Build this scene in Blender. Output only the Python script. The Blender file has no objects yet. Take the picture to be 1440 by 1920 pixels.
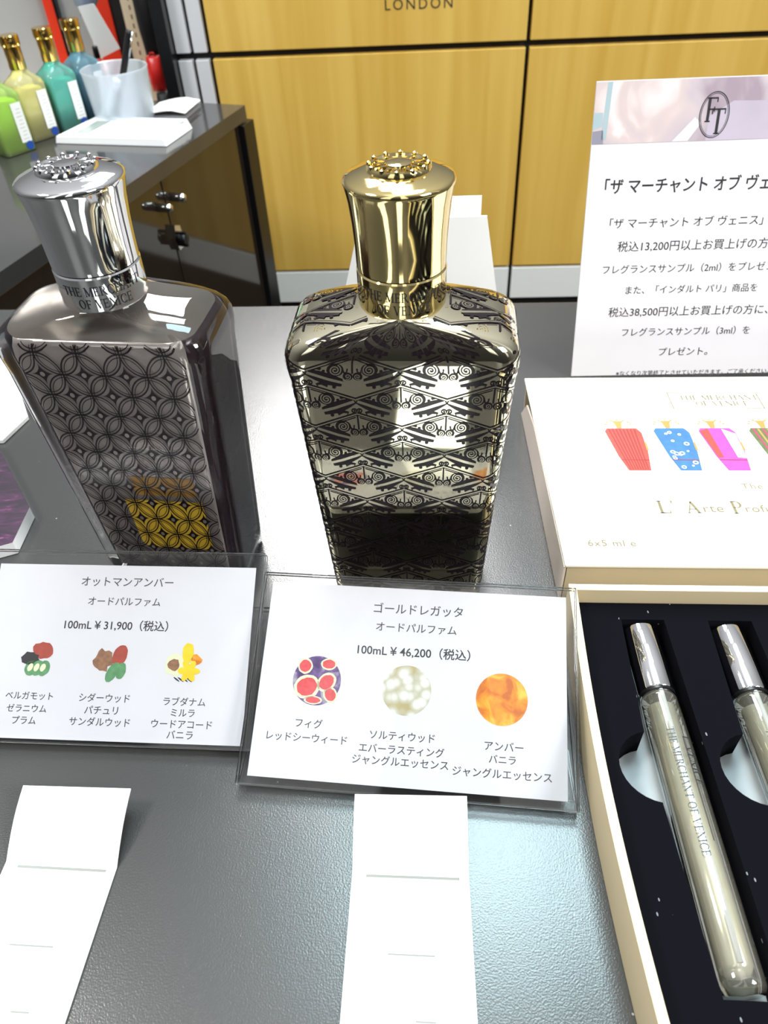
import bpy, bmesh, math, random
from mathutils import Vector, Matrix

random.seed(7)
SC = bpy.context.scene
COL = SC.collection
rad = math.radians
PI = math.pi

# ------------------------------------------------------------------ camera
H = 0.22
TH, RO = rad(43.5), rad(3.3)
F = Vector((0, math.cos(TH), -math.sin(TH)))
R0 = Vector((1, 0, 0))
U0 = Vector((0, math.sin(TH), math.cos(TH)))
CR = R0 * math.cos(RO) - U0 * math.sin(RO)
CU = R0 * math.sin(RO) + U0 * math.cos(RO)
cd = bpy.data.cameras.new('camera')
cam = bpy.data.objects.new('camera', cd)
COL.objects.link(cam)
M = Matrix.Identity(4)
for i in range(3):
    M[i][0], M[i][1], M[i][2] = CR[i], CU[i], -F[i]
M[2][3] = H
cam.matrix_world = M
cd.sensor_width = 36
cd.lens = 1400 / 1920 * 36
cd.clip_start = 0.002
cd.clip_end = 50
cd.dof.use_dof = True
cd.dof.focus_distance = 0.245
cd.dof.aperture_fstop = 26
SC.camera = cam

# ------------------------------------------------------------------ view, world, lights
SC.view_settings.view_transform = 'Standard'
SC.view_settings.look = 'None'
SC.view_settings.gamma = 1
SC.view_settings.use_curve_mapping = False
SC.view_settings.exposure = 0.0
SC.cycles.use_denoising = True
SC.cycles.max_bounces = 16
SC.cycles.transmission_bounces = 14
SC.cycles.transparent_max_bounces = 24
SC.cycles.sample_clamp_indirect = 8

w = bpy.data.worlds.new('shop_world')
SC.world = w
w.use_nodes = True
nt = w.node_tree
nt.nodes.clear()
wo = nt.nodes.new('ShaderNodeOutputWorld')
bg = nt.nodes.new('ShaderNodeBackground')
tc = nt.nodes.new('ShaderNodeTexCoord')
sx = nt.nodes.new('ShaderNodeSeparateXYZ')
rp = nt.nodes.new('ShaderNodeValToRGB')
mr = nt.nodes.new('ShaderNodeMapRange')
nt.links.new(tc.outputs['Generated'], sx.inputs[0])
nt.links.new(sx.outputs['Z'], mr.inputs['Value'])
mr.inputs['From Min'].default_value = -1
mr.inputs['From Max'].default_value = 1
nt.links.new(mr.outputs[0], rp.inputs[0])
els = rp.color_ramp.elements
els[0].position = 0.0
els[0].color = (0.10, 0.10, 0.10, 1)
els[1].position = 1.0
els[1].color = (3.2, 3.2, 3.2, 1)
e = els.new(0.47)
e.color = (0.22, 0.22, 0.225, 1)
e = els.new(0.62)
e.color = (0.30, 0.305, 0.31, 1)
e = els.new(0.972)
e.color = (0.95, 0.96, 0.98, 1)
e = els.new(0.78)
e.color = (0.55, 0.56, 0.58, 1)
my = nt.nodes.new('ShaderNodeMapRange')
my.inputs['From Min'].default_value = -0.72
my.inputs['From Max'].default_value = 0.2
my.inputs['To Min'].default_value = 0.16
my.inputs['To Max'].default_value = 1.0
nt.links.new(sx.outputs['Y'], my.inputs['Value'])
mxw = nt.nodes.new('ShaderNodeMix')
mxw.data_type = 'RGBA'
mxw.blend_type = 'MULTIPLY'
mxw.inputs[0].default_value = 1.0
nt.links.new(rp.outputs[0], mxw.inputs[6])
nt.links.new(my.outputs[0], mxw.inputs[7])
# striped glow added to the world behind the camera, for contrast in reflections
def wmath(op, a, b_=None, clamp=False):
    n_ = nt.nodes.new('ShaderNodeMath')
    n_.operation = op
    n_.use_clamp = clamp
    for k, q in enumerate((a, b_)):
        if q is None:
            continue
        if isinstance(q, (int, float)):
            n_.inputs[k].default_value = q
        else:
            nt.links.new(q, n_.inputs[k])
    return n_.outputs[0]


az = wmath('ARCTAN2', sx.outputs['X'], sx.outputs['Y'])
wv = wmath('ADD', wmath('SINE', wmath('MULTIPLY', az, 9.0)), wmath('SINE', wmath('MULTIPLY', az, 4.3)))
st = wmath('MULTIPLY', wmath('SUBTRACT', wv, 0.55), 3.0, True)
back = wmath('MULTIPLY', wmath('SUBTRACT', -0.05, sx.outputs['Y']), 5.0, True)
band_ = wmath('MULTIPLY', wmath('SUBTRACT', sx.outputs['Z'], 0.12), 6.0, True)
add_ = wmath('MULTIPLY', wmath('MULTIPLY', st, back), wmath('MULTIPLY', band_, 1.5))
mxa = nt.nodes.new('ShaderNodeMix')
mxa.data_type = 'RGBA'
mxa.blend_type = 'ADD'
mxa.inputs[0].default_value = 1.0
nt.links.new(mxw.outputs[2], mxa.inputs[6])
nt.links.new(add_, mxa.inputs[7])
nt.links.new(mxa.outputs[2], bg.inputs['Color'])
bg.inputs['Strength'].default_value = 0.8
nt.links.new(bg.outputs[0], wo.inputs[0])


def area(name, loc, sx_, sy_, power, col=(1, 1, 1), target=None):
    l = bpy.data.lights.new(name, 'AREA')
    l.shape = 'RECTANGLE'
    l.size, l.size_y = sx_, sy_
    l.energy = power
    l.color = col
    o = bpy.data.objects.new(name, l)
    COL.objects.link(o)
    o.location = loc
    if target is not None:
        d = Vector(target) - Vector(loc)
        o.rotation_euler = d.to_track_quat('-Z', 'Y').to_euler()
    return o


area('ceiling_panel_light', (-0.16, 2.1, 1.65), 0.6, 0.9, 60, (1, 0.99, 0.97))
area('ceiling_spot_light', (0.22, 0.74, 1.60), 0.60, 0.46, 19, (0.66, 0.93, 1.0))
area('side_light', (-1.05, 0.15, 1.55), 0.40, 0.40, 26, (1, 0.99, 0.96))
area('ceiling_panel_light', (0.0, 1.3, 1.65), 0.5, 0.4, 17, (1, 0.99, 0.97))
area('side_light', (1.25, -0.6, 1.2), 0.5, 0.5, 40, (1, 0.99, 0.97), (0, 0.5, 0))  # unseen fill lamp, added to light the sign and wood from the front


# ------------------------------------------------------------------ materials
def new_mat(name):
    m = bpy.data.materials.new(name)
    m.use_nodes = True
    return m, m.node_tree, m.node_tree.nodes['Principled BSDF']


def pmat(name, col, rough=0.5, metal=0.0, var=0.06, scale=40.0, bump=0.0, bscale=300.0, trans=0.0, ior=1.45,
         coat=0.0, spec=0.5, sheen=0.0):
    m, t, b = new_mat(name)
    N, L = t.nodes, t.links
    co = N.new('ShaderNodeTexCoord')
    ns = N.new('ShaderNodeTexNoise')
    ns.inputs['Scale'].default_value = scale
    L.new(co.outputs['Object'], ns.inputs['Vector'])
    mx = N.new('ShaderNodeMix')
    mx.data_type = 'RGBA'
    c1 = [max(0, c * (1 - var)) for c in col]
    c2 = [min(1, c * (1 + var)) for c in col]
    mx.inputs[6].default_value = (*c1, 1)
    mx.inputs[7].default_value = (*c2, 1)
    L.new(ns.outputs[0], mx.inputs[0])
    L.new(mx.outputs[2], b.inputs['Base Color'])
    b.inputs['Roughness'].default_value = rough
    b.inputs['Metallic'].default_value = metal
    b.inputs['Transmission Weight'].default_value = trans
    b.inputs['IOR'].default_value = ior
    b.inputs['Coat Weight'].default_value = coat
    b.inputs['Specular IOR Level'].default_value = spec
    b.inputs['Sheen Weight'].default_value = sheen
    if bump:
        n2 = N.new('ShaderNodeTexNoise')
        n2.inputs['Scale'].default_value = bscale
        n2.inputs['Detail'].default_value = 4
        L.new(co.outputs['Object'], n2.inputs['Vector'])
        bp = N.new('ShaderNodeBump')
        bp.inputs['Strength'].default_value = bump
        bp.inputs['Distance'].default_value = 0.0006
        L.new(n2.outputs[0], bp.inputs['Height'])
        L.new(bp.outputs[0], b.inputs['Normal'])
    return m


def clear_mat(name, tint=(1, 1, 1), gloss=1.0, rough=0.02, ior=1.45, body=0.0, bodycol=(1, 1, 1)):
    """thin clear plastic or glass: see-through with fresnel reflections"""
    m = bpy.data.materials.new(name)
    m.use_nodes = True
    t = m.node_tree
    N, L = t.nodes, t.links
    N.clear()
    out = N.new('ShaderNodeOutputMaterial')
    tr = N.new('ShaderNodeBsdfTransparent')
    co = N.new('ShaderNodeTexCoord')
    ns = N.new('ShaderNodeTexNoise')
    ns.inputs['Scale'].default_value = 60
    L.new(co.outputs['Object'], ns.inputs['Vector'])
    mx = N.new('ShaderNodeMix')
    mx.data_type = 'RGBA'
    mx.inputs[6].default_value = (*[c * 0.98 for c in tint], 1)
    mx.inputs[7].default_value = (*tint, 1)
    L.new(ns.outputs[0], mx.inputs[0])
    L.new(mx.outputs[2], tr.inputs['Color'])
    src = tr.outputs[0]
    if body:
        df = N.new('ShaderNodeBsdfDiffuse')
        df.inputs['Color'].default_value = (*bodycol, 1)
        tl = N.new('ShaderNodeBsdfTranslucent')
        tl.inputs['Color'].default_value = (*bodycol, 1)
        m0 = N.new('ShaderNodeMixShader')
        m0.inputs[0].default_value = 0.5
        L.new(df.outputs[0], m0.inputs[1])
        L.new(tl.outputs[0], m0.inputs[2])
        m1 = N.new('ShaderNodeMixShader')
        m1.inputs[0].default_value = body
        L.new(src, m1.inputs[1])
        L.new(m0.outputs[0], m1.inputs[2])
        src = m1.outputs[0]
    gl = N.new('ShaderNodeBsdfGlossy')
    gl.inputs['Roughness'].default_value = rough
    fr = N.new('ShaderNodeFresnel')
    fr.inputs['IOR'].default_value = ior
    mu = N.new('ShaderNodeMath')
    mu.operation = 'MULTIPLY'
    mu.inputs[1].default_value = gloss
    mu.use_clamp = True
    L.new(fr.outputs[0], mu.inputs[0])
    ms = N.new('ShaderNodeMixShader')
    L.new(mu.outputs[0], ms.inputs[0])
    L.new(src, ms.inputs[1])
    L.new(gl.outputs[0], ms.inputs[2])
    L.new(ms.outputs[0], out.inputs[0])
    return m


def wood_mat():
    m, t, b = new_mat('maple_veneer')
    N, L = t.nodes, t.links
    co = N.new('ShaderNodeTexCoord')
    mp = N.new('ShaderNodeMapping')
    mp.inputs['Scale'].default_value = (26, 26, 1.1)
    L.new(co.outputs['Object'], mp.inputs['Vector'])
    n1 = N.new('ShaderNodeTexNoise')
    n1.inputs['Scale'].default_value = 1.6
    n1.inputs['Detail'].default_value = 6
    n1.inputs['Distortion'].default_value = 0.5
    L.new(mp.outputs[0], n1.inputs['Vector'])
    r = N.new('ShaderNodeValToRGB')
    r.color_ramp.elements[0].position = 0.3
    r.color_ramp.elements[0].color = (0.60, 0.36, 0.060, 1)
    r.color_ramp.elements[1].position = 0.75
    r.color_ramp.elements[1].color = (0.74, 0.49, 0.115, 1)
    L.new(n1.outputs[0], r.inputs[0])
    L.new(r.outputs[0], b.inputs['Base Color'])
    b.inputs['Roughness'].default_value = 0.45
    return m


def table_mat():
    m, t, b = new_mat('dark_textured_laminate')
    N, L = t.nodes, t.links
    co = N.new('ShaderNodeTexCoord')
    n1 = N.new('ShaderNodeTexNoise')
    n1.inputs['Scale'].default_value = 9
    n1.inputs['Detail'].default_value = 5
    L.new(co.outputs['Object'], n1.inputs['Vector'])
    r = N.new('ShaderNodeValToRGB')
    r.color_ramp.elements[0].color = (0.022, 0.022, 0.022, 1)
    r.color_ramp.elements[1].color = (0.045, 0.044, 0.043, 1)
    L.new(n1.outputs[0], r.inputs[0])
    # small pale dust flecks
    v = N.new('ShaderNodeTexVoronoi')
    v.inputs['Scale'].default_value = 75
    L.new(co.outputs['Object'], v.inputs['Vector'])
    lt = N.new('ShaderNodeMath')
    lt.operation = 'LESS_THAN'
    lt.inputs[1].default_value = 0.022
    L.new(v.outputs['Distance'], lt.inputs[0])
    mx = N.new('ShaderNodeMix')
    mx.data_type = 'RGBA'
    mx.inputs[7].default_value = (0.35, 0.35, 0.34, 1)
    L.new(lt.outputs[0], mx.inputs[0])
    L.new(r.outputs[0], mx.inputs[6])
    L.new(mx.outputs[2], b.inputs['Base Color'])
    n2 = N.new('ShaderNodeTexNoise')
    n2.inputs['Scale'].default_value = 1900
    n2.inputs['Detail'].default_value = 1.5
    L.new(co.outputs['Object'], n2.inputs['Vector'])
    bp = N.new('ShaderNodeBump')
    bp.inputs['Strength'].default_value = 0.11
    bp.inputs['Distance'].default_value = 0.0005
    L.new(n2.outputs[0], bp.inputs['Height'])
    L.new(bp.outputs[0], b.inputs['Normal'])
    b.inputs['Roughness'].default_value = 0.25
    b.inputs['Specular IOR Level'].default_value = 0.9
    return m


def flock_mat():
    m, t, b = new_mat('black_flock')
    N, L = t.nodes, t.links
    co = N.new('ShaderNodeTexCoord')
    mp = N.new('ShaderNodeMapping')
    mp.inputs['Scale'].default_value = (1, 0.45, 1)
    L.new(co.outputs['Object'], mp.inputs['Vector'])
    v = N.new('ShaderNodeTexVoronoi')
    v.inputs['Scale'].default_value = 420
    L.new(mp.outputs[0], v.inputs['Vector'])
    lt = N.new('ShaderNodeMath')
    lt.operation = 'LESS_THAN'
    lt.inputs[1].default_value = 0.11
    L.new(v.outputs['Distance'], lt.inputs[0])
    n = N.new('ShaderNodeTexNoise')
    n.inputs['Scale'].default_value = 130
    L.new(co.outputs['Object'], n.inputs['Vector'])
    gt = N.new('ShaderNodeMath')
    gt.operation = 'GREATER_THAN'
    gt.inputs[1].default_value = 0.60
    L.new(n.outputs[0], gt.inputs[0])
    mu = N.new('ShaderNodeMath')
    mu.operation = 'MULTIPLY'
    L.new(lt.outputs[0], mu.inputs[0])
    L.new(gt.outputs[0], mu.inputs[1])
    mx = N.new('ShaderNodeMix')
    mx.data_type = 'RGBA'
    mx.inputs[6].default_value = (0.004, 0.004, 0.006, 1)
    mx.inputs[7].default_value = (0.16, 0.17, 0.19, 1)
    L.new(mu.outputs[0], mx.inputs[0])
    L.new(mx.outputs[2], b.inputs['Base Color'])
    b.inputs['Roughness'].default_value = 1.0
    b.inputs['Specular IOR Level'].default_value = 0.03
    return m


def ramp_mat(name, cols, scale=6, rough=0.5, detail=5, stretch=(1, 1, 1), voronoi=False):
    m, t, b = new_mat(name)
    N, L = t.nodes, t.links
    co = N.new('ShaderNodeTexCoord')
    mp = N.new('ShaderNodeMapping')
    mp.inputs['Scale'].default_value = stretch
    L.new(co.outputs['Object'], mp.inputs['Vector'])
    if voronoi:
        n = N.new('ShaderNodeTexVoronoi')
        n.inputs['Scale'].default_value = scale
    else:
        n = N.new('ShaderNodeTexNoise')
        n.inputs['Scale'].default_value = scale
        n.inputs['Detail'].default_value = detail
        n.inputs['Distortion'].default_value = 0.8
    L.new(mp.outputs[0], n.inputs['Vector'])
    r = N.new('ShaderNodeValToRGB')
    el = r.color_ramp.elements
    el[0].position, el[0].color = cols[0][0], (*cols[0][1], 1)
    el[1].position, el[1].color = cols[-1][0], (*cols[-1][1], 1)
    for p, c in cols[1:-1]:
        x = el.new(p)
        x.color = (*c, 1)
    L.new(n.outputs[0], r.inputs[0])
    L.new(r.outputs[0], b.inputs['Base Color'])
    b.inputs['Roughness'].default_value = rough
    return m


MT = {}
MT['table'] = table_mat()
MT['wood'] = wood_mat()
MT['flock'] = flock_mat()
MT['black'] = pmat('black_lacquer', (0.006, 0.006, 0.007), 0.3)
MT['black_matt'] = pmat('matt_black', (0.008, 0.008, 0.009), 0.6)
MT['ink'] = pmat('black_ink', (0.018, 0.018, 0.022), 0.5)
MT['ink_grey'] = pmat('grey_ink', (0.040, 0.043, 0.050), 0.5)
MT['gold_ink'] = pmat('gold_foil_ink', (0.20, 0.17, 0.085), 0.45, 0.0)
MT['paper'] = pmat('white_paper', (0.88, 0.88, 0.86), 0.6, var=0.02, bump=0.05, bscale=700)
MT['card'] = pmat('price_card_paper', (0.66, 0.67, 0.71), 0.6, var=0.03, scale=25)
MT['sign'] = pmat('sign_paper', (0.72, 0.71, 0.75), 0.5, var=0.03)
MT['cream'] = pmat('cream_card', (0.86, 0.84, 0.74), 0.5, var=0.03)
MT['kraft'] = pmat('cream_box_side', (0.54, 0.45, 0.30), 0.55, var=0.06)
MT['greyboard'] = pmat('grey_board', (0.42, 0.47, 0.49), 0.6)
MT['chrome'] = pmat('silver_chrome', (0.86, 0.86, 0.87), 0.05, 1.0, var=0.01)
MT['gold'] = pmat('polished_gold', (0.93, 0.75, 0.34), 0.06, 1.0, var=0.01)
MT['pale_gold'] = pmat('pale_gold_coating', (0.95, 0.88, 0.64), 0.05, 1.0, var=0.02)
MT['pattern'] = pmat('dark_brown_pattern_lacquer', (0.012, 0.008, 0.010), 0.15, 0.0)
MT['brass'] = pmat('brass_cap', (0.78, 0.52, 0.14), 0.14, 1.0)
MT['steel'] = pmat('brushed_steel', (0.75, 0.75, 0.73), 0.16, 1.0)
MT['glass'] = pmat('clear_glass', (0.985, 0.98, 0.985), 0.0, trans=1.0, var=0.01, ior=1.45)
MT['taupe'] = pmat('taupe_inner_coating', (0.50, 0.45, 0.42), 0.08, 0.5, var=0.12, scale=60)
MT['taupe_dark'] = pmat('aubergine_pattern_and_shade', (0.018, 0.010, 0.014), 0.25)
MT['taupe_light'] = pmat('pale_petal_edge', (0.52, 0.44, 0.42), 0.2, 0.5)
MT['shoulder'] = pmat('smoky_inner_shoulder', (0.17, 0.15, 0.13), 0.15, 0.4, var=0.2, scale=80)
MT['label_print'] = pmat('pale_label_print', (0.42, 0.43, 0.45), 0.5)
MT['key'] = pmat('light_grey_key', (0.66, 0.67, 0.70), 0.4)
MT['amber_dark'] = pmat('deep_amber_perfume', (0.50, 0.27, 0.05), 0.25, 0.1, var=0.4, scale=120)
MT['amber'] = pmat('lit_amber_perfume', (1.0, 0.62, 0.05), 0.35, 0.0, var=0.15, scale=90)
MT['acrylic'] = clear_mat('clear_acrylic', (0.99, 0.99, 0.99), 0.55, 0.01, 1.45)
MT['acrylic_edge'] = clear_mat('acrylic_cut_edge', (0.93, 0.95, 0.95), 2.5, 0.04, 1.49, 0.28, (0.85, 0.88, 0.90))
MT['vial'] = clear_mat('clear_vial_glass', (0.93, 0.93, 0.90), 2.2, 0.03, 1.6, 0.10, (0.85, 0.82, 0.68))
MT['vial_liquid'] = pmat('pale_gold_perfume', (0.88, 0.82, 0.64), 0.12, 0.6, var=0.2, scale=160)
MT['grey_wall'] = pmat('pale_grey_laminate', (0.60, 0.60, 0.62), 0.4, var=0.02)
MT['band'] = pmat('white_grey_strip', (0.76, 0.77, 0.74), 0.4, var=0.02)
MT['cab'] = pmat('glossy_black_brown_lacquer', (0.020, 0.014, 0.010), 0.07, var=0.1, spec=1.0)
MT['cabtop'] = pmat('glossy_dark_grey_top', (0.035, 0.034, 0.034), 0.10, var=0.1, spec=1.0)
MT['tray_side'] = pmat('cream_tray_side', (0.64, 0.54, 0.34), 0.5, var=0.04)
MT['floor'] = pmat('dark_floor', (0.07, 0.065, 0.06), 0.5)
MT['wall'] = pmat('shop_wall_paint', (0.55, 0.55, 0.54), 0.7)
MT['red'] = pmat('bright_red', (0.80, 0.045, 0.015), 0.4)
MT['beige'] = pmat('beige_metal', (0.80, 0.66, 0.46), 0.45)
MT['white'] = pmat('white_plastic', (0.85, 0.86, 0.87), 0.35, var=0.02)
MT['blue'] = pmat('blue_sticker', (0.015, 0.07, 0.34), 0.4)
MT['sky'] = pmat('pale_blue_film', (0.45, 0.55, 0.68), 0.25)
MT['screen'] = pmat('grey_green_display', (0.30, 0.34, 0.31), 0.2)
MT['greyplastic'] = pmat('grey_plastic', (0.25, 0.25, 0.27), 0.4)
MT['frost'] = clear_mat('frosted_plastic', (0.9, 0.93, 0.96), 0.7, 0.25, 1.4, 0.5, (0.80, 0.86, 0.92))


# ------------------------------------------------------------------ mesh builder
class MB:
    def __init__(self):
        self.bm = bmesh.new()

    def poly(self, pts, mi=0, smooth=False):
        vs = [self.bm.verts.new(p) for p in pts]
        try:
            f = self.bm.faces.new(vs)
            f.material_index = mi
            f.smooth = smooth
            return f
        except ValueError:
            return None

    def box(self, x0, x1, y0, y1, z0, z1, bev=0.0, mi=0, mat=None, segs=2):
        r = bmesh.ops.create_cube(self.bm, size=1)
        vs = r['verts']
        for v in vs:
            v.co = Vector(((x0 + x1) / 2 + v.co.x * (x1 - x0), (y0 + y1) / 2 + v.co.y * (y1 - y0),
                           (z0 + z1) / 2 + v.co.z * (z1 - z0)))
        fs = list({f for v in vs for f in v.link_faces})
        for f in fs:
            f.material_index = mi
        if bev:
            es = list({ed for v in vs for ed in v.link_edges})
            rr = bmesh.ops.bevel(self.bm, geom=es, offset=bev, segments=segs, affect='EDGES', profile=0.5)
            for f in rr['faces']:
                f.material_index = mi
            vs = list({v for f in rr['faces'] for v in f.verts} | {v for v in vs if v.is_valid})
        if mat is not None:
            for v in vs:
                v.co = mat @ v.co
        return vs

    def prism(self, pts, z0, z1, mi=0, mat=None, mis=None):
        """2D outline pulled up from z0 to z1"""
        n = len(pts)
        a = [self.bm.verts.new((p[0], p[1], z0)) for p in pts]
        b = [self.bm.verts.new((p[0], p[1], z1)) for p in pts]
        fs = [self.bm.faces.new(list(reversed(a))), self.bm.faces.new(b)]
        sides = []
        for i in range(n):
            sides.append(self.bm.faces.new((a[i], a[(i + 1) % n], b[(i + 1) % n], b[i])))
        for f in fs:
            f.material_index = mi
        for f in sides:
            f.material_index = mi if mis is None else mis
        if mat is not None:
            for v in a + b:
                v.co = mat @ v.co
        return a + b

    def loft(self, rings, cap0=True, cap1=True, mi=0, smooth=True, closed=True):
        vr = [[self.bm.verts.new(p) for p in r] for r in rings]
        n = len(rings[0])
        for k in range(len(vr) - 1):
            for i in range(n if closed else n - 1):
                j = (i + 1) % n
                f = self.bm.faces.new((vr[k][i], vr[k][j], vr[k + 1][j], vr[k + 1][i]))
                f.smooth = smooth
                f.material_index = mi
        if cap0:
            f = self.bm.faces.new(list(reversed(vr[0])))
            f.material_index = mi
        if cap1:
            f = self.bm.faces.new(vr[-1])
            f.material_index = mi
        return vr

    def lathe(self, prof, n=48, mi=0, cx=0, cy=0, cap0=True, cap1=True, mat=None, smooth=True):
        rings = []
        for r, z in prof:
            ring = []
            for i in range(n):
                a = 2 * PI * i / n
                p = Vector((cx + r * math.cos(a), cy + r * math.sin(a), z))
                ring.append(mat @ p if mat is not None else p)
            rings.append(ring)
        return self.loft(rings, cap0, cap1, mi, smooth)

    def tube(self, pts, r, n=12, mi=0, caps=True):
        rings = []
        pts = [Vector(p) for p in pts]
        for i, p in enumerate(pts):
            d = (pts[min(i + 1, len(pts) - 1)] - pts[max(i - 1, 0)]).normalized()
            u = d.orthogonal().normalized() if i == 0 else (u - d * u.dot(d)).normalized()
            v = d.cross(u)
            rings.append([p + (u * math.cos(2 * PI * k / n) + v * math.sin(2 * PI * k / n)) * r for k in range(n)])
        return self.loft(rings, caps, caps, mi)

    def polys2d(self, verts, faces, fn, mi):
        vs = [self.bm.verts.new(fn(*v)) for v in verts]
        for f in faces:
            try:
                ff = self.bm.faces.new([vs[i] for i in f])
                ff.material_index = mi
            except ValueError:
                pass

    def build(self, name, mats, parent=None, sharp=None):
        me = bpy.data.meshes.new(name)
        self.bm.normal_update()
        self.bm.to_mesh(me)
        self.bm.free()
        for m in (mats if isinstance(mats, (list, tuple)) else [mats]):
            me.materials.append(MT[m] if isinstance(m, str) else m)
        o = bpy.data.objects.new(name, me)
        COL.objects.link(o)
        if parent is not None:
            o.parent = parent
        if sharp:
            me.set_sharp_from_angle(angle=rad(sharp))
        return o


def thing(name, label, cat, loc=(0, 0, 0), rot=(0, 0, 0), group=None):
    o = bpy.data.objects.new(name, None)
    COL.objects.link(o)
    o.empty_display_size = 0.01
    o.location = loc
    o.rotation_euler = rot
    return tag(o, label, cat, group)


def tag(o, label, cat, group=None):
    o['label'] = label
    o['category'] = cat
    if group:
        o['group'] = group
    return o


def struct(o):
    o['kind'] = 'structure'
    return o


# ---- lettering -------------------------------------------------------------
def text2d(s, spacing=1.0, thin=0.0):
    c = bpy.data.curves.new('lettering', 'FONT')
    c.body = s
    c.resolution_u = 3
    c.space_character = spacing
    c.offset = thin
    o = bpy.data.objects.new('lettering', c)
    COL.objects.link(o)
    dg = bpy.context.evaluated_depsgraph_get()
    dg.update()
    me = bpy.data.meshes.new_from_object(o.evaluated_get(dg))
    vs = [(v.co.x, v.co.y) for v in me.vertices]
    fs = [tuple(p.vertices) for p in me.polygons]
    bpy.data.objects.remove(o)
    bpy.data.curves.remove(c)
    bpy.data.meshes.remove(me)
    return vs, fs


def fit(vs, x0, x1, yc, aspect=1.0):
    """scale lettering so it spans x0..x1 and is centred on height yc"""
    ax = [v[0] for v in vs]
    ay = [v[1] for v in vs]
    s = (x1 - x0) / (max(ax) - min(ax))
    my = (max(ay) + min(ay)) / 2
    return [(x0 + (v[0] - min(ax)) * s, yc + (v[1] - my) * s * aspect) for v in vs]


def put_text(mb, s, x0, x1, yc, fn, mi, spacing=1.0, thin=0.0, aspect=1.0):
    vs, fs = text2d(s, spacing, thin)
    mb.polys2d(fit(vs, x0, x1, yc, aspect), fs, fn, mi)


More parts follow.
